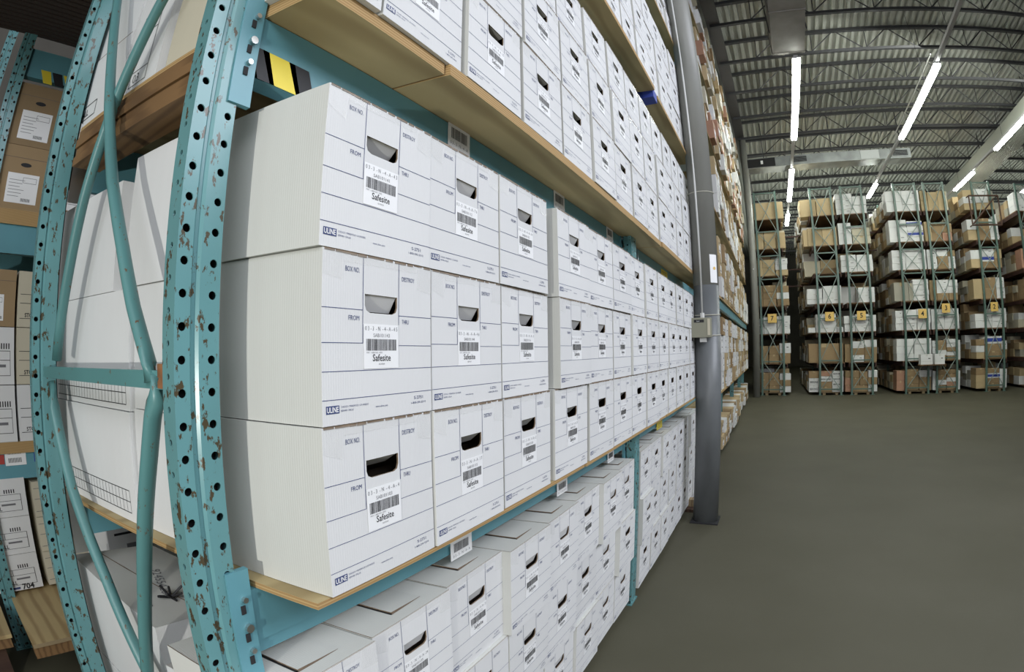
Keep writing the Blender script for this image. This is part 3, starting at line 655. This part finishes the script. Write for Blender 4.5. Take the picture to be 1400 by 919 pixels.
# rack past the column, its face in line with the near rack
def side_rack():
    t = empty('pallet_rack', (0, 6.35, 0))
    tag(t, 'long tall rack of brown labelled boxes running past the nearest column', 'pallet rack')
    for y in (9.4, 12.4, 15.4, 17.3): MB().box(-.26, -.17, y, y + .09, 0, 8.4, 'tealpost').build('post', t).location = (0, -6.35, 0)
    zs = [0.08, 1.0, 2.40, 3.72, 4.95, 6.2, 7.4]
    for z in zs[1:]:
        bx = -.10 if 2 < z < 3 else -.25; MB().box(bx, bx + .05, 6.5, 17.35, z - .17, z - .035, 'beam').build('beam', t).location = (0, -6.35, 0)
        MB().box(-1.2, -.02, 5.6, 17.35, z - .032, z, 'ply', front='plyedge').build('shelf_board', t).location = (0, -6.35, 0)
    rr = random.Random(8); rows = []
    for li, z in enumerate(zs):
        top = (zs[li + 1] - .29) if li + 1 < len(zs) else z + 1.0; nr = 3 if li != 1 else 4
        hh = min(.315, (top - z - .02) / nr)
        for r_ in range(nr if li else 2): rows.append((li, r_, z + r_ * (hh + .003), hh))
    LV = ['floor level', 'knee-high shelf', 'chest-high shelf', 'shelf over head height', 'middle high shelf', 'second highest shelf', 'highest shelf']
    n = 0; rest = MB()
    YS = [7.92 + .355 * k for k in range(4)] + [9.51 + .356 * k for k in range(8)] + [12.51 + .356 * k for k in range(8)] + [15.51 + .356 * k for k in range(5)]
    for c, y in enumerate(YS):
        for li, r_, z, hh in rows:
            high = z > 4.6
            mt = rr.choice(('kraft2', 'kraft2', 'kraft', 'white', 'white')) if not high else rr.choice(('kraft2', 'white', 'white', 'kraft', 'pinkish', 'cream'))
            x = rr.uniform(-.05, .02) if not high else rr.uniform(-.05, .075)
            w = .335 if not high else rr.choice((.30, .335))
            if c < 15 and n < 296:
                kind = rr.choice(('lid', 'label', 'label')) if mt != 'white' else rr.choice(('label', 'dots'))
                o = put('storage_box', carton_mesh(w, .38, hh, mt, kind), None, (x, y, z + .001), rr.uniform(-.05, .05) if high else rr.uniform(-.01, .01))
                tag(o, '%s labelled box past the column, %s, %s row up, %s along' % (COLN[mt], LV[li], ORD[r_ + 1], ORD[c + 1]), 'storage box', 'labelled boxes on the long side rack'); n += 1
            else:
                rest.box(x - .38, x, y, y + w, z + .001, z + hh, mt); rest.rect((x + .001, y, z), YU, ZU, w * .2, w * .8, hh * .2, hh * .6, 'paper')
    o = rest.build('storage_boxes'); tag(o, 'rows of brown and white boxes at the far end of the long side rack', 'storage boxes', None, 'stuff')
side_rack()

# ------------------------------------------------------------------ racks across the far end
ZL = [.10, 1.08, 2.09, 3.05, 4.08, 5.02, 6.06]; LVN = ['floor level', 'second level', 'third level', 'fourth level', 'fifth level', 'sixth level', 'top level']
YF = 18.2
C_ = {'k': 'kraft', 'K': 'kraft2', 'w': 'white', 'p': 'pinkish', 'c': 'cream', 'g': 'greyc', 'B': 'white', 'n': 'white', 'b': 'white', 'd': 'kraft'}
FAR = [
 (.33, 1.30, '7', [[(1, 'kkk', .85), (1, 'kkk', .85), (1.1, 'wkw', .8)], [(1, 'k', .75), (1, 'kk', .75), (1.1, 'kw', .85)], [(.5, 'ww', .7), (1.1, 'www', .75), (1.1, 'wwww', .78)], [(.5, 'kk', .85), (1.1, 'kkk', .85), (1, 'kwk', .8)],
   [(.6, 'KK', .75), (1, 'KK', .75), (1, 'Kww', .78)], [(.8, 'K', .68), (.9, 'K', .7), (.7, 'K', .66)], [(1.6, 'K', .82), (.4, 'K', .8)]]),
 (2.29, 3.245, '6', [[(.9, 'BBk', .9), (1.1, 'kkBp', .9), (1, 'BBBB', .9)], [(2.2, 'k', .8), (.3, 'k', .8)], [(.5, 'w', .22), (1.3, 'wwww', .8), (.4, 'w', .22)], [(1, 'www', .62), (1.2, 'www', .72)], [], [(.3, 'K', .7), (1, 'K', .75), (1, 'K', .75)], [(1, 'K', .8), (1.1, 'K', .82)]]),
 (3.38, 4.33, '5', [[(.6, 'ppk', .9), (.8, 'kkk', .9), (.8, 'kkk', .85), (.9, 'wkw', .9)], [(.5, 'k', .75), (.9, 'wkw', .85), (.9, 'kkw', .9)], [(.9, 'ww', .7), (1.1, 'www', .75), (.6, 'www', .7)], [(1.1, '', 0), (1.2, 'ww', .6)],
   [(1.2, 'www', .78), (1.2, 'www', .76)], [(.9, 'ww', .88), (1.2, 'cc', .66)], [(1.2, 'wwww', .98), (1, 'ww', .82)]]),
 (5.27, 6.30, '4', [[(.6, 'pp', .85), (1, 'kkk', .9), (.9, 'kkw', .85)], [(1, 'www', .9), (1, 'wwww', .9)], [(.6, 'www', .85), (1, 'www', .88), (1, 'www', .9)], [(1, 'g', .75), (.3, 'g', .7), (1.1, 'wwww', .86)], [(.8, 'www', .9), (1.2, 'www', .9)],
   [(1.1, 'www', .9), (1, 'wbwb', .85)], [(1.1, 'ww', .98), (1.2, 'www', .97)]]),
 (6.39, 7.37, '3', [[(.4, 'www', .8), (.9, 'kwkk', .85), (.9, 'kpwkk', .85), (.4, 'ww', .8)], [(.4, 'www', .8), (.9, 'kwkk', .8), (.9, 'kwkww', .85), (.4, 'ww', .8)], [(.9, 'www', .86), (1.1, 'www', .88)], [(.5, 'k', .8), (.9, 'kww', .8), (.7, 'kww', .8)],
   [(.8, 'ww', .88), (.9, 'kkw', .85), (.6, 'wwk', .82)], [(.6, 'K', .8), (.9, 'kk', .72), (.9, 'pk', .7)], [(.6, 'KK', .95), (.9, 'K', .88), (.6, 'K', .93), (.3, 'c', .9)]]),
 (8.29, 9.24, '2', [[(.6, 'KKk', .85), (.9, 'kkbk', .85), (.5, 'ww', .8)], [(.6, 'Kwk', .8), (1.2, 'kkb', .9), (.4, 'kw', .7)], [(1, 'ww', .62), (.9, 'www', .82)], [(.8, 'K', .8), (.8, 'kk', .85), (.6, 'ww', .85)], [(.6, 'Kw', .8), (.9, 'kbw', .85), (.5, 'kK', .85)],
   [(.7, 'Kw', .85), (.8, 'kk', .88), (.6, 'ww', .85)], [(.8, 'KwK', .93), (.9, 'Kww', .98), (.4, 'Kg', .9)]])]
GOODS = {'7': (.30, 1.42), '6': (2.02, 3.22), '5': (3.26, 4.38), '4': (5.06, 6.32), '3': (6.36, 7.42), '2': (8.02, 9.30)}
def far_rack(xa, xb, sign, cells, y0=YF, seed=0, top=7.03):
    rr = random.Random(seed + 40); t = empty('pallet_rack', ((xa + xb) / 2, y0, 0)); ox = (xa + xb) / 2
    tag(t, 'grey green rack end in the far row carrying the yellow card numbered %s' % sign if sign else 'grey green rack in the far row at the extreme right', 'pallet rack', 'rack ends across the far side')
    pa, pb = xa + .10 - ox, xb - .13 - ox
    for x in (pa, pb):
        MB().box(x - .034, x + .034, 0, .07, 0, top, 'fargreen').box(x - .07, x + .07, -.03, .1, 0, .012, 'fargreen').build('post', t)
        MB().box(x - .038, x + .038, 2.9, 2.97, 0, top, 'fargreen').build('rear_post', t)
    z = .2; k = 0; hb = [0.2, 1.15, 2.55, 3.95, 4.75, 5.6, top - .05]
    for i, zz in enumerate(hb): MB().box(pa, pb, .01, .05, zz - .02, zz + .02, 'fargreen').build('crossbar', t)
    for a, b in zip(hb, hb[1:]):
        mm = (a + b) / 2; c = (pa + pb) / 2
        MB().tube([(pa + .03, .03, a), (c, .03, mm), (pb - .03, .03, b)], .014, 'galv', 6).build('brace', t)
        MB().tube([(pb - .03, .045, a), (c, .045, mm), (pa + .03, .045, b)], .014, 'galv', 6).build('brace', t)
    for li, z in enumerate(ZL):
        if li == 0:
            MB().box(pa, pb, .1, 1.2, z - .03, z, 'pallet').box(pa + .1, pa + .2, .1, 1.2, 0, z - .03, 'pallet').box(pb - .2, pb - .1, .1, 1.2, 0, z - .03, 'pallet').build('pallet_base', t)
        else:
            MB().box(xa - ox, xb - ox, .07, 6.0, z - .03, z, 'timber').build('shelf_board', t)
            for sx in (xa - ox, xb - ox - .04): MB().box(sx, sx + .04, .05, 6.0, z - .16, z - .03, 'rustbeam').build('beam', t)
            MB().box(xa - ox + .05, xb - ox - .05, 2.9, 2.95, z - .16, z - .03, 'rustbeam').build('cross_beam', t)
    if sign:
        zs_ = 2.62 if sign not in '32' else 2.78; c = (pa + pb) / 2 + {'4': .22}.get(sign, 0)
        m = MB().box(c - .15, c + .15, -.03, -.012, zs_ - .16, zs_ + .14, 'gold'); m.text(sign, (c, -.032, zs_ - .08), XU, ZU, .22, 'black', align='c', bold=.02); m.build('number_card', t)
    xa, xb = GOODS.get(sign, (xa, xb))
    for li, cell in enumerate(cells):
        tot = sum(c[0] for c in cell) or 1; x = xa; Hn = (ZL[li + 1] if li + 1 < len(ZL) else 7.0) - .10
        for si, (wt, cols, hf) in enumerate(cell):
            w = (xb - xa) * wt / tot; H = (Hn - ZL[li]) * hf * .89 / max(1, len(cols)) if cols else 0; zz = ZL[li]
            for ri, c in enumerate(cols):
                mt = C_[c]; kind = {'B': 'text', 'b': 'band'}.get(c, rr.choice(('plain', 'dots')) if mt == 'white' else 'plain')
                jig = rr.uniform(-.03, .03); ww = w - rr.uniform(.008, .03)
                o = put('carton', carton_mesh(round(ww, 2), .55, round(H - .003, 2), mt, kind), None, (x + max(jig, -.0) * .5, y0 + .115 + abs(jig), zz + .001), -math.pi / 2)
                lab = '%s carton on %s of far rack %s, %s stack, %s up' % (COLN[mt] if kind != 'band' else 'blue banded', LVN[li], sign or 'past 2', ORD[si + 1], ORD[ri + 1])
                tag(o, lab, 'carton', 'cartons in the far rack ends'); zz += H
            x += w
    # goods stored behind the first bay, seen along the dark aisles
    m = MB(); y = y0 + .85
    for li, z in enumerate(ZL):
        y = y0 + .85
        while y < y0 + 5.7:
            w = rr.uniform(.35, .55)
            if y < 3.02 + y0 and y + w > y0 + 2.86:
                if y < y0 + 2.5: w = y0 + 2.86 - y
                else: y = y0 + 3.0
            for (sa, sb) in ((xa, (xa + xb) / 2 - .01), ((xa + xb) / 2 + .01, xb)):
                zz = z; hmax = rr.uniform(.55, .85)
                while zz - z < hmax - .2:
                    h = rr.uniform(.22, .32); j = rr.uniform(0, .05); m.box(sa + (j if sa == xa else 0), sb - (j if sb == xb else 0), y, y + w - .02, zz, zz + h, rr.choice(('kraft', 'kraft2', 'white', 'greyc', 'cream'))); zz += h + .002
            y += w
    o = m.build('stored_goods'); tag(o, 'mixed cartons stacked deeper in the far rack numbered %s' % (sign or 'past 2'), 'cartons', None, 'stuff')
for i, (xa, xb, s, cells) in enumerate(FAR): far_rack(xa, xb, s, cells, YF, i)
far_rack(10.25, 11.3, '', [[], [], [], [(1, 'kk', .8), (1, 'kk', .7)], [(1, 'pp', .9), (1, 'k', .9)], [], [(1, 'www', .9), (1, 'ww', .8)]], 18.4, 9)
m = MB()
for x0, x1, z, in ((1.30, 2.1, 3.95), (1.3, 2.1, 4.6), (1.3, 2.1, 5.9), (4.35, 5.15, 5.9), (4.35, 5.15, 5.2), (7.42, 8.3, 6.0), (7.42, 8.3, 5.1)):
    b = MB().box(x0, x1, 20.9, 20.95, z, z + .05, 'rustbeam').build('aisle_tie_beam')
    tag(b, 'rust brown tie beam across the aisle beside x, %.1f metres up' % z, 'tie beam')
ties = [o for o in COL.objects if o.name.startswith('aisle_tie_beam')]
nm = ['lowest across the aisle between cards 7 and 6', 'middle one across the aisle between cards 7 and 6', 'highest across the aisle between cards 7 and 6', 'higher one across the aisle between cards 5 and 4', 'lower one across the aisle between cards 5 and 4', 'higher one across the aisle between cards 3 and 2', 'lower one across the aisle between cards 3 and 2']
for o, n_ in zip(ties, nm): o['label'] = 'rust brown tie beam, ' + n_; o['group'] = 'tie beams over the far aisles'
# two white cartons pulled forward under card 4
for i, (x, w) in enumerate(((5.80, .42), (6.30, .36))):
    o = put('carton', carton_mesh(w, .3, .33, 'white', 'dots'), None, (x, YF - .33, .96), -math.pi / 2)
    MBs = MB().box(5.75, 6.70, YF - .36, YF - .005, .93, .958, 'timber')
    tag(o, 'white carton pulled forward under card 4, %s one' % ('left', 'right')[i], 'carton', 'cartons in the far rack ends')
tag(MBs.build('ledge_board'), 'timber ledge board under the two white cartons below card 4', 'board')
# safety cage on the rack numbered 2
m = MB()
for a, b in (((8.1, 17.95, 6.45), (9.3, 17.95, 6.45)), ((8.1, 17.95, 6.45), (8.1, 17.95, 5.45)), ((8.1, 17.95, 5.45), (9.3, 17.95, 5.45)), ((9.3, 17.95, 5.45), (9.3, 17.95, 6.45)), ((8.15, 17.95, 5.5), (9.1, 17.95, 6.35))):
    m.tube([a, b], .03, 'darkwood', 6)
for x in (8.1, 9.3): m.tube([(x, 17.95, 5.45), (x, 18.2, 5.45)], .02, 'darkwood', 6); m.tube([(x, 17.95, 6.45), (x, 18.2, 6.45)], .02, 'darkwood', 6)
tag(m.build('guard_frame'), 'dark tube guard frame fixed high on the rack numbered 2', 'guard frame')

# ------------------------------------------------------------------ things behind the near end frame
def sbox(name, x1, x0, y, z0, z1, w, mt, label, cat='carton', extra=None):
    m = MB().box(x0, x1, y, y + w, z0, z1, mt, skew=SK)
    if extra: extra(m)
    o = m.build(name); tag(o, label, cat); return o
def grid(x0, x1, z0, z1, y=.565):
    def f(m):
        S = lambda x, z, d=.0008: (x, y + SK * x - d, z)
        nx = 24; t = .0006
        for k in range(nx + 1):
            x = x0 + (x1 - x0) * k / nx; m.poly([S(x - t, z0), S(x + t, z0), S(x + t, z1), S(x - t, z1)], 'black')
        for z in (z0, (z0 + z1) / 2, z1): m.poly([S(x0, z - .0011), S(x1, z - .0011), S(x1, z + .0011), S(x0, z + .0011)], 'black')
    return f
Y2 = .565
sbox('carton', -.335, -.655, Y2 + .005, 1.181, 1.482, .30, 'white', 'plain white carton seen through the end frame, bottom of the second stack')
sbox('carton', -.335, -.648, Y2 + .005, 1.484, 1.785, .30, 'white', 'plain white carton seen through the end frame, middle of the second stack')
sbox('carton', -.335, -.70, Y2, 1.787, 2.135, .30, 'white', 'plain white carton seen through the end frame, top of the second stack')
sbox('carton', -.668, -1.26, Y2 - .005, 1.181, 1.472, .36, 'white', 'long white carton printed with a fine grid, bottom behind the bent braces', extra=grid(-1.22, -.70, 1.205, 1.265, Y2 - .005))
sbox('carton', -.668, -1.26, Y2, 1.474, 1.782, .36, 'white', 'long white carton printed with a fine grid, middle behind the bent braces', extra=grid(-1.22, -.69, 1.49, 1.55))
sbox('carton', -.775, -1.26, Y2, 1.784, 2.09, .36, 'white', 'long white carton behind the bent braces, topmost of its stack')
def perma(m):
    S = lambda x, z: (x, .545 + SK * x - .001, z)
    m.text('Permanent', (-.52, .545 + SK * -.52 - .001, 2.56), (1, SK, 0), ZU, .05, 'black', width=.24)
sbox('carton', -.26, -.60, .545, 2.344, 2.66, .3, 'cream', 'cream carton marked Permanent behind the near post on the head-high shelf', extra=perma)
def bag03(m):
    u = Vector((1, SK, 0)); o = Vector((-.78, .53 + SK * -.78 - .001, 2.36))
    for a0, a1, b0, b1 in ((.0, .10, .0, .003), (.0, .10, .047, .050), (.0, .10, .18, .183), (0, .10, .247, .25), (0, .003, 0, .25), (.097, .10, 0, .25)): m.rect(o, u, ZU, a0, a1, b0, b1, 'black')
    m.text('03', o + u * .02 + Vector((0, 0, .010)), u, ZU, .04, 'black')
sbox('wrapped_parcel', -.62, -.83, .53, 2.344, 2.72, .3, 'white', 'white parcel in clear plastic marked 03 on the head-high shelf', 'parcel', bag03)
m = MB(); n = 9
for k in range(n):
    a, b = -.84 + .225 * k / n, -.84 + .225 * (k + 1) / n; j = lambda i: .004 * math.sin(i * 2.1)
    m.poly([(a, .525 + SK * a + j(k), 2.345), (b, .525 + SK * b + j(k + 1), 2.345), (b, .522 + SK * b + j(k + 2), 2.74), (a, .522 + SK * a + j(k + 1), 2.74)], 'plastic')
tag(m.build('plastic_wrap'), 'crinkled clear plastic film hanging over the parcel marked 03', 'plastic film')
def stor(m):
    u = Vector((1, SK, 0)); o = Vector((-1.22, .53 + SK * -1.22 - .001, 2.37))
    for a0, a1, b0, b1 in ((0, .20, 0, .003), (0, .2, .05, .053), (0, .003, 0, .053), (.197, .2, 0, .053)): m.rect(o, u, ZU, a0, a1, b0, b1, 'black')
    m.text('STOR-ALL', o + u * .01 + Vector((0, 0, .014)), u, ZU, .032, 'black', width=.13, bold=.02)
    m.rect(Vector((-1.26, .53 + SK * -1.26 - .001, 2.60)), u, ZU, 0, .40, 0, .003, 'inside')
sbox('carton', -.85, -1.27, .53, 2.344, 2.60, .3, 'white', 'white carton marked STOR-ALL low on the left of the head-high shelf', extra=stor)
sbox('carton', -.86, -1.27, .535, 2.602, 2.90, .3, 'white', 'plain white carton on top of the STOR-ALL carton')
# floor level, behind the frame
def rotbox(name, pts, z0, z1, mt, label, top=None, extra=None, cat='carton'):
    m = MB(); P = [Vector((a, b, 0)) for a, b in pts]
    m.poly([(p.x, p.y, z1) for p in P], top or mt).poly([(p.x, p.y, z0) for p in reversed(P)], mt)
    for i in range(4):
        a, b = P[i], P[(i + 1) % 4]; m.poly([(a.x, a.y, z0), (b.x, b.y, z0), (b.x, b.y, z1), (a.x, a.y, z1)], mt)
    if extra: extra(m)
    o = m.build(name); tag(o, label, cat); return o
def scrawl(m):
    m.text('92455420', (-.98, .60, .921), (.55, -.14, 0), (.16, .45, 0), .09, 'grey_print', width=.36)
    m.text('Bert', (-.80, .50, .921), (.55, -.14, 0), (.16, .45, 0), .05, 'grey_print', width=.14)
    m.poly([(-1.24, .50, .9206), (-.60, .60, .9206), (-.60, .604, .9206), (-1.24, .504, .9206)], 'edge')
rotbox('carton', [(-.60, .44), (-.57, .79), (-1.22, .70), (-1.28, .40)], .56, .92, 'white', 'large carton with handwritten numbers on its grey lid behind the braces', 'lid', scrawl)
rotbox('carton', [(-.24, .49), (-.24, .73), (-.56, .71), (-.56, .43)], .50, .83, 'white', 'carton with a speckled grey lid on the floor behind the near post', 'greybox')
rotbox('carton', [(-.60, .44), (-.57, .79), (-1.22, .70), (-1.28, .40)], .06, .555, 'white', 'lower white carton under the handwritten lid')
rotbox('carton', [(-.24, .49), (-.24, .73), (-.56, .71), (-.56, .43)], .05, .498, 'white', 'lower white carton under the speckled grey lid')
m = MB()
for k in range(9):
    a = k * .7; m.tube([(-.74, .56, .923), (-.74 + .04 * math.cos(a), .56 + .04 * math.sin(a), .928 + .012 * (k % 3))], .004, 'black', 5)
tag(m.build('string_knot'), 'knot of black string on the grey lid behind the braces', 'string')
rotbox('carton', [(-1.45, .60), (-1.45, .95), (-1.85, .95), (-1.85, .60)], .70, .95, 'white', 'white storage carton with dark print behind the rack near the floor', None,
       lambda m: (m.rect((-1.449, .60, .70), YU, ZU, .03, .32, .02, .03, 'black'), m.rect((-1.449, .60, .70), YU, ZU, .03, .32, .20, .21, 'black'), m.rect((-1.449, .60, .70), YU, ZU, .08, .20, .10, .16, 'grey_print')))
rotbox('carton', [(-1.45, .60), (-1.45, .95), (-1.85, .95), (-1.85, .60)], .0, .698, 'white', 'tall white carton standing on the floor behind the rack', None)

# ------------------------------------------------------------------ rack across the next aisle
def rack_b():
    t = empty('pallet_rack', (-2.5, .2, 0)); tag(t, 'teal rack across the next aisle at the left edge, with brown file cartons', 'pallet rack')
    pm = post_mesh(4.0, .088, .05, 'two').mesh('post')
    p = put('post', pm, t, (.04, -.07, 0)); p2 = put('post', pm, t, (-.02, 2.6, 0)); p3 = put('post', pm, t, (-.9, -.18, 0))
    for z0, z1 in ((.955, 1.095), (2.14, 2.295), (3.15, 3.33)):
        MB().box(-.05, 0, .02, 2.58, z0, z1, 'beam').build('beam', t); MB().box(-.95, -.9, .0, 2.58, z0, z1, 'beam').build('rear_beam', t)
    for z0, z1 in ((1.095, 1.155), (2.295, 2.375)): MB().box(-1.0, .012, -.02, 2.6, z0, z1, 'ply', front='plyedge').build('shelf_board', t)
    m = MB()
    for k in range(4): m.poly([(.002, .16 + k * .08, 3.13), (.002, .22 + k * .08, 3.13), (.002, .19 + k * .08, 3.21), (.002, .12 + k * .08, 3.21)], 'yellow' if k % 2 == 0 else 'black')
    m.build('warning_tape', t)
    m = MB().box(.001, .003, .12, .25, 1.03, 1.13, 'paper')
    for b in (1.045, 1.09):
        for k in range(14): m.rect((.0035, .14, b), YU, ZU, k * .006, k * .006 + .003, 0, .025, 'black')
    m.build('barcode_tag', t); MB().box(.001, .003, .08, .115, 1.04, 1.09, 'red').build('red_tag', t); MB().box(.001, .003, .30, .36, 1.04, 1.09, 'blue').build('blue_tag', t)
    # dark slatted deck over the aisle
    m = MB()
    for k in range(26): m.box(-2.48 + k * .042, -2.452 + k * .042, -.6, 1.6, 3.40, 3.42, 'mesh')
    for y in (-.4, .1, .6, 1.1): m.box(-2.5, -1.40, y, y + .03, 3.42, 3.46, 'mesh')
    m.box(-2.5, -1.4, -.6, 1.6, 3.47, 3.48, 'dark')
    tag(m.build('slatted_deck'), 'dark brown slatted deck over the aisle at the top left corner', 'deck')
    def filebox(y, z, w, h, mt, label, pr):
        m = MB().box(-.4, 0, 0, w, 0, h, mt, top=mt)
        pr(m, w, h); o = m.mesh('carton'); q = put('carton', o, None, (-2.5 + .005, y, z)); tag(q, label, 'carton'); return q
    def brown(m, w, h):
        m.rect((.001, 0, 0), YU, ZU, 0, w, h * .80, h * .81, 'inside'); m.disc((.0012, w * .45, h * .70), YU, ZU, .035, 'black', 14, .012)
        m.rect((.0012, 0, 0), YU, ZU, w * .16, w * .72, h * .10, h * .56, 'paper')
        for k in range(6): m.rect((.0016, 0, 0), YU, ZU, w * .2, w * (.4 + .04 * (k % 3)), h * (.2 + .05 * k), h * (.207 + .05 * k), 'grey_print')
        for a0, a1, b0, b1 in ((.44, .68, .42, .425), (.44, .68, .50, .505), (.44, .445, .42, .5), (.675, .68, .42, .5)): m.rect((.0016, 0, 0), YU, ZU, w * a0, w * a1, h * b0, h * b1, 'black')
        for k in range(10): m.rect((.0016, 0, 0), YU, ZU, w * .45 + k * .006, w * .45 + k * .006 + .003, h * .13, h * .18, 'black')
    filebox(.215, 2.376, .36, .36, 'kraft', 'brown carton with white shipping label, lower one at the top left', brown)
    filebox(.22, 2.738, .36, .37, 'kraft', 'brown carton with white shipping label, upper one at the top left', brown)
    filebox(.60, 2.376, .36, .36, 'kraft', 'brown carton behind the far end post, lower one beside the labelled pair', brown)
    def form(m, w, h):
        for a0, a1, b0, b1 in ((.05, .9, .15, .16), (.05, .9, .42, .43), (.05, .9, .58, .59), (.9, .91, .15, .59), (.5, .51, .42, .59)): m.rect((.001, 0, 0), YU, ZU, w * a0, w * a1, h * b0, h * b1, 'black')
        m.text('STOR-ALL', (.0012, w * .15, h * .18), YU, ZU, .03, 'black', width=w * .4, bold=.02)
        for k in range(5): m.rect((.0012, 0, 0), YU, ZU, w * .62 + k * .015, w * .62 + k * .015 + .007, h * .62, h * .72, 'black')
        m.rect((.0012, 0, 0), YU, ZU, w * .55, w * .8, h * .30, h * .35, 'grey_print')
    def form704(m, w, h):
        form(m, w, h); m.text('704', (.0014, w * .62, h * .02), YU, ZU, .045, 'black', width=w * .22, bold=.03); m.rect((.0012, 0, 0), YU, ZU, w * .2, w * .58, h * .04, h * .10, 'navy')
    for r_, (mt, f, nm) in enumerate((('white', form, 'bottom'), ('white', form, 'middle'), ('kraft', brown, 'top'))):
        filebox(.16, 1.156 + r_ * .30, .25, .296, mt, '%s carton at the left edge on the chest-high shelf, %s one' % (COLN[mt], nm), f)
        filebox(.425, 1.156 + r_ * .30, .30, .296, 'cream' if r_ else 'white', '%s carton beside the left edge stack on the chest-high shelf, %s one' % (COLN['cream' if r_ else 'white'], nm), form)
    def scr(m, w, h):
        m.text('455', (.0012, w * .3, h * .2), YU, ZU, .06, 'grey_print'); m.text('H7', (.0012, w * .3, h * .55), YU, ZU, .06, 'grey_print')
        for b in (.15, .5, .8): m.rect((.001, 0, 0), YU, ZU, .01, w - .01, h * b, h * b + .003, 'grey_print')
    for r_, (f, nm) in enumerate(((form704, 'bottom, marked 704'), (form, 'middle'), (form, 'top'))):
        filebox(.06, .335 + r_ * .21, .36, .207, 'white', 'white STOR-ALL carton near the floor at the left edge, %s one' % nm, f)
        filebox(.46, .335 + r_ * .20, .34, .197, 'cream', 'cream handwritten carton near the floor beside the STOR-ALL stack, %s one' % nm.split(',')[0], scr)
    m = MB().box(-2.95, -1.86, .19, 1.25, .295, .315, 'plyx', front='pallet').box(-1.93, -1.87, .19, 1.25, .235, .295, 'timber').box(-2.95, -2.89, .19, 1.25, .235, .295, 'timber')
    for y in (.5, 1.1): m.box(-2.9, -2.8, y, y + .09, 0, .235, 'darkwood').box(-2.1, -2.0, y, y + .09, 0, .235, 'darkwood')
    tag(m.build('wooden_platform'), 'low plywood platform by the foot of the left edge post', 'platform')
    m = MB().box(-2.95, -2.03, -.5, .09, .24, .295, 'timber').box(-2.96, -2.02, -.51, .10, .295, .315, 'plyx')
    for y in (-.4, -.05): m.box(-2.9, -2.8, y, y + .09, 0, .24, 'darkwood').box(-2.2, -2.1, y, y + .09, 0, .24, 'darkwood')
    tag(m.build('wooden_platform'), 'low plywood platform at the very bottom left corner', 'platform')
    m = MB()
    for k in range(3): m.tube([(-3.35 + .1 * k, -.1, 2.3), (-3.2 + .1 * k, .12 + .03 * k, 3.38)], .04, 'kraft2', 8)
    m.build('cardboard_tube', t)
rack_b()
